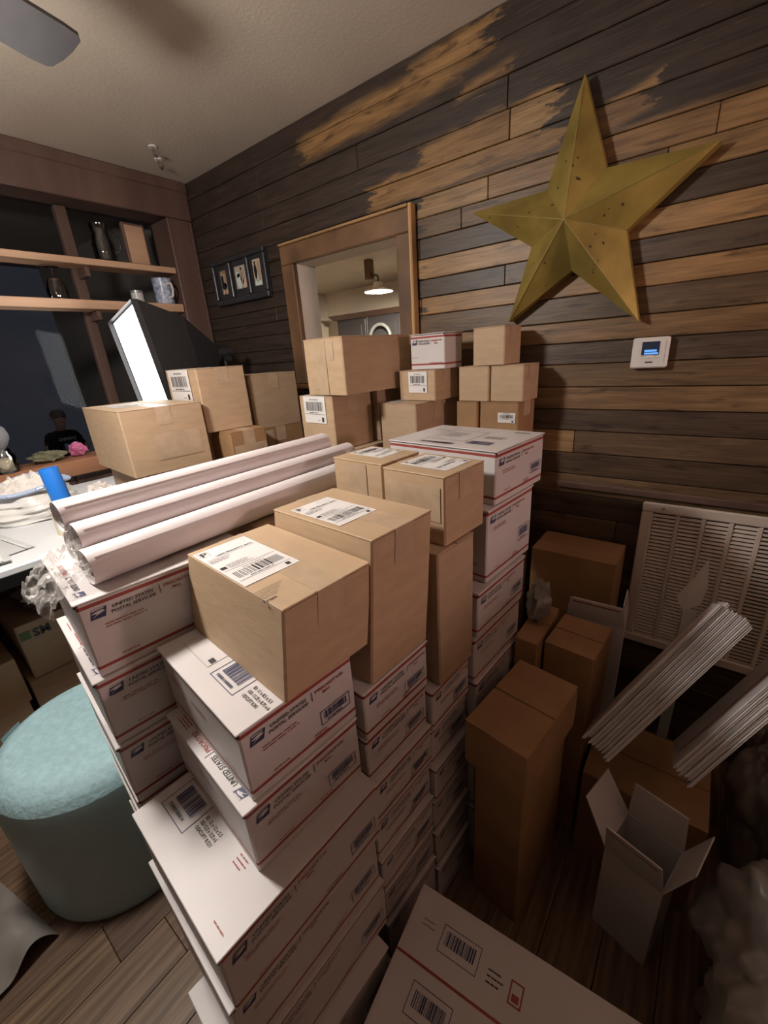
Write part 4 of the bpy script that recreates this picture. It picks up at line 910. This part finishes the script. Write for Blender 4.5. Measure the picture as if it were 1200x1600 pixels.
# back group by the opening
G1 = brown('g1', 'wide brown box with tape patches, topmost in front of the wall opening', (-1.009,1.10), 1.366, 1.557, .205, .356, -5, KRAFT, tape=False, face_tape=[('-y', .03, .115, .13, .06), ('-y', .045, .02, .075, .07), ('-y', .07, .0, .05, .18)])
G2 = brown('g2', 'brown box with hanging barcode label under the topmost box', (-1.082,1.10), 1.166, 1.363, .190, .200, -5, KRAFT)
lx, ly, h, _ = G2['dims']; sheet_label(G2, (-lx/2+.028, -ly/2-.002, h-.098), (1,0,0), (0,0,1), .125, .097, 'side', 41); sheet_label(G2, (-lx/2+.028, -ly/2+.004, h), (1,0,0), (0,1,0), .125, .085, 'full', 42)
G3 = brown('g3', 'brown box just right of the one with the hanging barcode label', (-1.045,1.318), 1.166, 1.364, .20, .20, -5, KRAFT2)
brown('gs', 'hidden upper brown box under the group before the opening', (-1.04,1.11), .60, 1.165, .24, .40, -5, KRAFT2, tape=False); brown('gs', 'hidden lower brown box under the group before the opening', (-1.04,1.11), 0, .599, .24, .40, -5, KRAFT2, tape=False)
G4 = brown('g4', 'long brown box with a label on top right of the opening group', (-.830,1.255), 1.10, 1.320, .17, .27, -5, KRAFT2)
sheet_label(G4, (-.02,-.115,G4['dims'][2]), (0,1,0), (-1,0,0), .11, .06, 'full', 43)
brown('gs', 'hidden upper brown box carrying the long labelled box', (-.83,1.25), .55, 1.099, .18, .27, -5, KRAFT2, tape=False); brown('gs', 'hidden lower brown box carrying the long labelled box', (-.83,1.25), 0, .549, .18, .27, -5, KRAFT2, tape=False)
H2 = brown('h2', 'brown box with white barcode label under the small postal box', (-.800,1.340), 1.3212, 1.428, .165, .15, -5, KRAFT)
lx, ly, h, _ = H2['dims']; sheet_label(H2, (lx/2-.118, -ly/2-.002, h-.078), (1,0,0), (0,0,1), .085, .074, 'side', 44)
postal('small white postal box standing high against the boards by the frame', (-.777,1.370), 1.429, 1.550, .150, .112, -5, None, 'name', False)
I1 = brown('i1', 'small cube brown box topmost of the cube pile under the star', (-.580,1.42), 1.4315, 1.554, .118, .12, -5, KRAFT)
I2 = brown('i2', 'small cube brown box, left of two in the middle of the cube pile', (-.634,1.42), 1.3115, 1.4305, .120, .12, -5, KRAFT)
I3 = brown('i3', 'small cube brown box, right of two in the middle of the cube pile', (-.511,1.42), 1.3115, 1.4305, .120, .12, -5, KRAFT)
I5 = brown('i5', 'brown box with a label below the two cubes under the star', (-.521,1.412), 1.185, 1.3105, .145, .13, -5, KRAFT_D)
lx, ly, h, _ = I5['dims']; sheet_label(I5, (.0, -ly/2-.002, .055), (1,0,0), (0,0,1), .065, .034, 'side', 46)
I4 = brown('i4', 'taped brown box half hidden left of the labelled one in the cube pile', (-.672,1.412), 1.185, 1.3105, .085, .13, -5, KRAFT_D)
brown('is', 'hidden upper brown box under the cube pile', (-.515,1.41), .60, 1.184, .25, .13, -5, KRAFT2, tape=False); brown('is', 'hidden lower brown box under the cube pile', (-.515,1.41), 0, .599, .25, .13, -5, KRAFT2, tape=False)
# ------------------------------------------------------------------ paper rolls on the left column
def proll(label, x, z, r, y0, y1, dx=0):
    t = thing('paper_roll', label, 'paper roll', (x, y0, z)); L_ = y1-y0; mb = MB()
    ax = Matrix.Rotation(R(-90), 4, 'X'); k = Matrix.Rotation(math.atan2(dx, L_)*-1, 4, 'Z')
    mb.lathe([(r*.86,.004),(r*.97,0),(r,.004),(r,L_-.004),(r*.97,L_),(r*.72,L_),(r*.70,.004),(r*.86,.004)], n=36, axis=k @ ax); smooth_obj(mb.build('paper', ROLLP, t), 50)
    mb = MB(); mb.lathe([(r*.69,.010),(r*.69,L_-.01),(r*.58,L_-.01),(r*.58,.010),(r*.69,.010)], n=28, axis=k @ ax); smooth_obj(mb.build('core', CORE, t), 50)
    mb = MB(); a = R(35); mb.box(-.0008, .0008, .01, L_-.01, r-.0002, r+.0012, 0, k @ Matrix.Rotation(R(48), 4, 'Y')); mb.build('paper_edge', ROLLP, t)
proll('white paper roll on top of the bundle, farthest left', -0.9018, 1.2557, 0.0287, 0.1902, 0.8673)
proll('white paper roll in the middle of the bundle on the left column', -0.8558, 1.2197, 0.0298, 0.1944, 0.9196)
proll('white paper roll lowest and nearest in the bundle', -0.8067, 1.1822, 0.0324, 0.1839, 0.8987)
proll('white paper roll mostly hidden beneath the upper two rolls', -0.9175, 1.1854, 0.0355, 0.1985, 0.8778)
def wrap_end():
    t = thing('plastic_film', 'crinkled clear plastic film trailing off the near ends of the paper rolls', 'plastic', (-.905,.142,1.149)); vs = []; gx, gy = 60, 46
    for i in range(gx+1):
        for j in range(gy+1):
            u_, v_ = i/gx, j/gy; x_ = -.030+.150*u_; 
            # falls from the roll ends over the lid edge
            y_ = .062-.095*v_+.014*noise.noise(Vector((u_*5, v_*5, 1))); z_ = .055*(1-v_)**1.5*(.4+.6*math.sin(math.pi*min(1,u_*1.1)))+.010+.020*abs(noise.noise(Vector((u_*7, v_*7, 3))))+.010*noise.noise(Vector((u_*18, v_*18, 9)))
            if v_ > .66: z_ -= (v_-.66)*.09*(1+.4*math.sin(u_*9))
            vs.append((x_, y_, z_+.003))
    mb = MB(); mb.add(vs, [(i*(gy+1)+j, (i+1)*(gy+1)+j, (i+1)*(gy+1)+j+1, i*(gy+1)+j+1) for i in range(gx) for j in range(gy)]); smooth_obj(mb.build('film', POLYC, t), 30)
wrap_end()

# ================================================================== PILE ON THE FLOOR AT RIGHT
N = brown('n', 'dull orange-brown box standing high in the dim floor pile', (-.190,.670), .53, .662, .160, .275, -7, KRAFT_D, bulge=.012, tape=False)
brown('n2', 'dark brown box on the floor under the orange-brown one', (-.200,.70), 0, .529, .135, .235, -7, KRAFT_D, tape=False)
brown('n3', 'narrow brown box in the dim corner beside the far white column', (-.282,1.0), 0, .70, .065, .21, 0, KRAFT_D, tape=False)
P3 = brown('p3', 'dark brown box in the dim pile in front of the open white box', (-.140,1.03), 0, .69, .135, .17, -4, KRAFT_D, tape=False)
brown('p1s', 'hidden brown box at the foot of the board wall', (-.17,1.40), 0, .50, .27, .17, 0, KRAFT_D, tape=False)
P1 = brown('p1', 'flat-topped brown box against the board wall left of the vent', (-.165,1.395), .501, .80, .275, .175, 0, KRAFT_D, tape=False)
def open_box(label, c, w_, d_, h_, rot, angs, m=WCARD, fl_=.10):
    t = thing('open_box', label, 'box', c, rot); th = .003
    mb = MB(); mb.box(-w_/2,w_/2,-d_/2,d_/2,0,th); mb.box(-w_/2,-w_/2+th,-d_/2,d_/2,th,h_); mb.box(w_/2-th,w_/2,-d_/2,d_/2,th,h_); mb.box(-w_/2+th,w_/2-th,-d_/2,-d_/2+th,th,h_); mb.box(-w_/2+th,w_/2-th,d_/2-th,d_/2,th,h_); mb.build('body', m, t)
    for k, a in enumerate(angs):
        if a is None: continue
        L_ = w_ if k % 2 == 0 else d_; off = d_/2 if k % 2 == 0 else w_/2
        mtx = Matrix.Rotation(R(90*k), 4, 'Z') @ Matrix.Translation((0, -off, h_+.001)) @ Matrix.Rotation(R(a), 4, 'X')
        mb = MB(); mb.add([mtx @ Vector(v) for v in ((-L_/2,-th/2,0),(L_/2,-th/2,0),(L_/2*.9,-th/2,fl_),(-L_/2*.9,-th/2,fl_),(-L_/2,th/2,0),(L_/2,th/2,0),(L_/2*.9,th/2,fl_),(-L_/2*.9,th/2,fl_))], [(0,1,2,3),(7,6,5,4),(0,4,5,1),(1,5,6,2),(2,6,7,3),(3,7,4,0)]); f = mb.build('flap', m, t)
        p = Print(); p.rect(-L_*.40, fl_*.82, L_*.8, .005, 1)
        link('print', p.mesh('print', mtx @ Vector((0,-th/2,0)), (mtx.to_3x3() @ Vector((1,0,0))), (mtx.to_3x3() @ Vector((0,0,1))), (mtx.to_3x3() @ Vector((0,-1,0))), .0006), f)
    return t
ob2 = open_box('open white carton with raised flaps against the far brown box', (-.19,1.315,.0), .165, .115, .66, 3, (12, -8, None, None), WCARD, .075)
ob3 = open_box('open white carton with tall raised flaps in the dark pile', (.045,.88,0), .13, .13, .30, -14, (16, 20, -5, 30), WCARD, .125)
crumple('plastic_bag', 'crumpled clear plastic bag in the dim corner by the far column', 'plastic', (-.325,1.13,.702), (.028,.05,.055), POLYD, 11, soft=True)
def sheets(n, P0, L_, wid, labels, group, seed):
    a = Vector((-.46, -.42, -.78)).normalized(); nn = Vector((1,0,0)); nn = (nn-a*nn.dot(a)).normalized(); b = nn.cross(a); b = b if b.y < 0 else -b; th = .0075; rr = random.Random(seed)
    for i in range(n):
        c = P0+nn*(th*1.12*i)+a*rr.uniform(0,.015)+b*rr.uniform(0,.01); t = thing('flattened_box', labels(i), 'cardboard', c, 0, group)
        M_ = Matrix((( a.x, b.x, nn.x), (a.y, b.y, nn.y), (a.z, b.z, nn.z))).to_4x4()
        mb = MB(); mb.cbox(0, L_, 0, wid, 0, th*.45, .0008, 0, M_); mb.cbox(.002, L_-.004, .002, wid-.002, th*.5, th*.95, .0008, 0, M_); mb.build('panels', WCARD, t)
        mb = MB(); mb.box(.015, L_-.02, wid*.62, wid*.65, -.0006, -.0001, 0, M_); mb.build('red_stripe', REDP, t)
sheets(9, Vector((.094,1.32,.80)), .47, .225, lambda i: 'flattened white postal box in the leaning bundle before the vent', 'flattened boxes in the left bundle', 2)
sheets(6, Vector((.27,1.34,.76)), .44, .22, lambda i: 'flattened white postal box in the second leaning bundle at the right edge', 'flattened boxes in the right bundle', 3)
t = thing('paper_flap', 'white pointed paper flap standing up before the vent', 'paper', (.03,1.50,.0)); mb = MB()
vs = [(-.023,0,.684),(.015,.004,.767),(.038,.008,.831),(.051,.012,.735),(.043,.012,.664),(.0,.004,.632)]
mb.add(vs+[(x_, y_+.003, z_) for x_, y_, z_ in vs], [(0,1,5),(1,2,3),(1,3,4),(1,4,5),(11,7,6),(9,8,7),(10,9,7),(11,10,7),(0,6,7,1),(1,7,8,2),(2,8,9,3),(3,9,10,4),(4,10,11,5),(5,11,6,0)]); mb.build('flap', WPLAS, t)
mb = MB(); mb.box(.004,.036,.004,.007,0,.64); mb.build('sheet', MAILER, t)
crumple('plastic_heap', 'large dull clear plastic heap at the right picture edge', 'plastic', (.36,.78,0), (.17,.20,.24), POLYD, 14, 5, .45, 1.8, soft=True)
crumple('plastic_heap', 'smaller crumpled plastic heap beyond the large one at right', 'plastic', (.33,1.28,0), (.10,.14,.26), POLYD, 17, 5, .45, 1.8, soft=True)
for i, (z0, z1, lb) in enumerate(((.15,.30,'wide white postal box with barcodes, upper of two at the bottom right'),(0,.149,'wide white postal box, lower of two at the bottom right'))):
    c_, s_ = math.cos(R(6)), math.sin(R(6)); L0 = Vector((-.374,.511)); F = L0+Vector((c_,s_))*.60-Vector((-s_,c_))*.36+Vector((.012,-.004))
    t = postal(lb, F, z0, z1, .60, .36, 6, None, 'fine')
    if i == 0:
        p = Print(); p.rect(0, .225, .60, .005, 1); p.frame(.075, .265, .085, .050, .0014, 0); p.barcode(.085, .280, .065, .026, 0, 3); p.frame(.055, .150, .085, .052, .0014, 0); p.barcode(.065, .165, .065, .026, 0, 5)
        p.lines(.18, .290, .035, 3, .010, .003, 2, 1); p.frame(.225, .262, .026, .038, .003, 1); p.rect(.231, .268, .014, .012, 1); p.lines(.03, .30, .03, 2, .010, .003, 4, 2)
        link('print', p.mesh('print', (-.30,-.18,t['dims'][2]), (1,0,0), (0,1,0), (0,0,1), .0006), t)
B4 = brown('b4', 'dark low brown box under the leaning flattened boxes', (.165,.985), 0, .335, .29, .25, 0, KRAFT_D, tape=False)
# unseen boxes added to shade the floor pile from the fill lamp
for (y0_, dy_), wd in zip(((.15,.66),(.83,.66)), ('nearer','farther')):
    for (z0, z1), nd in zip(((0,.44),(.441,.88),(.881,1.31)), ('lowest','middle','topmost')):
        brown('q', 'big brown box added out of view to block lamp light, %s of the %s stack' % (nd, wd), (1.30,y0_), z0, z1, .42, dy_, 0, KRAFT2, tape=False)
# ceiling hooks
for i, (x_, y_) in enumerate(((-2.216,1.278),(-2.322,1.355))):
    t = thing('ceiling_hook', ('small clear hook on the ceiling, nearer of two','small clear hook on the ceiling, farther of two')[i], 'hook', (x_, y_, ZC)); mb = MB(); mb.tube((0,0,-.006),(0,0,-.0005), .018, n=16); mb.build('base', WPLAS, t)
    mb = MB(); mb.path([Vector((0,0,-.006)), Vector((0,0,-.035)), Vector((.02,0,-.045)), Vector((.03,0,-.03))], .005); mb.build('hook', CLEAR, t)
for o in bpy.data.objects:
    if 'dims' in o: del o['dims']
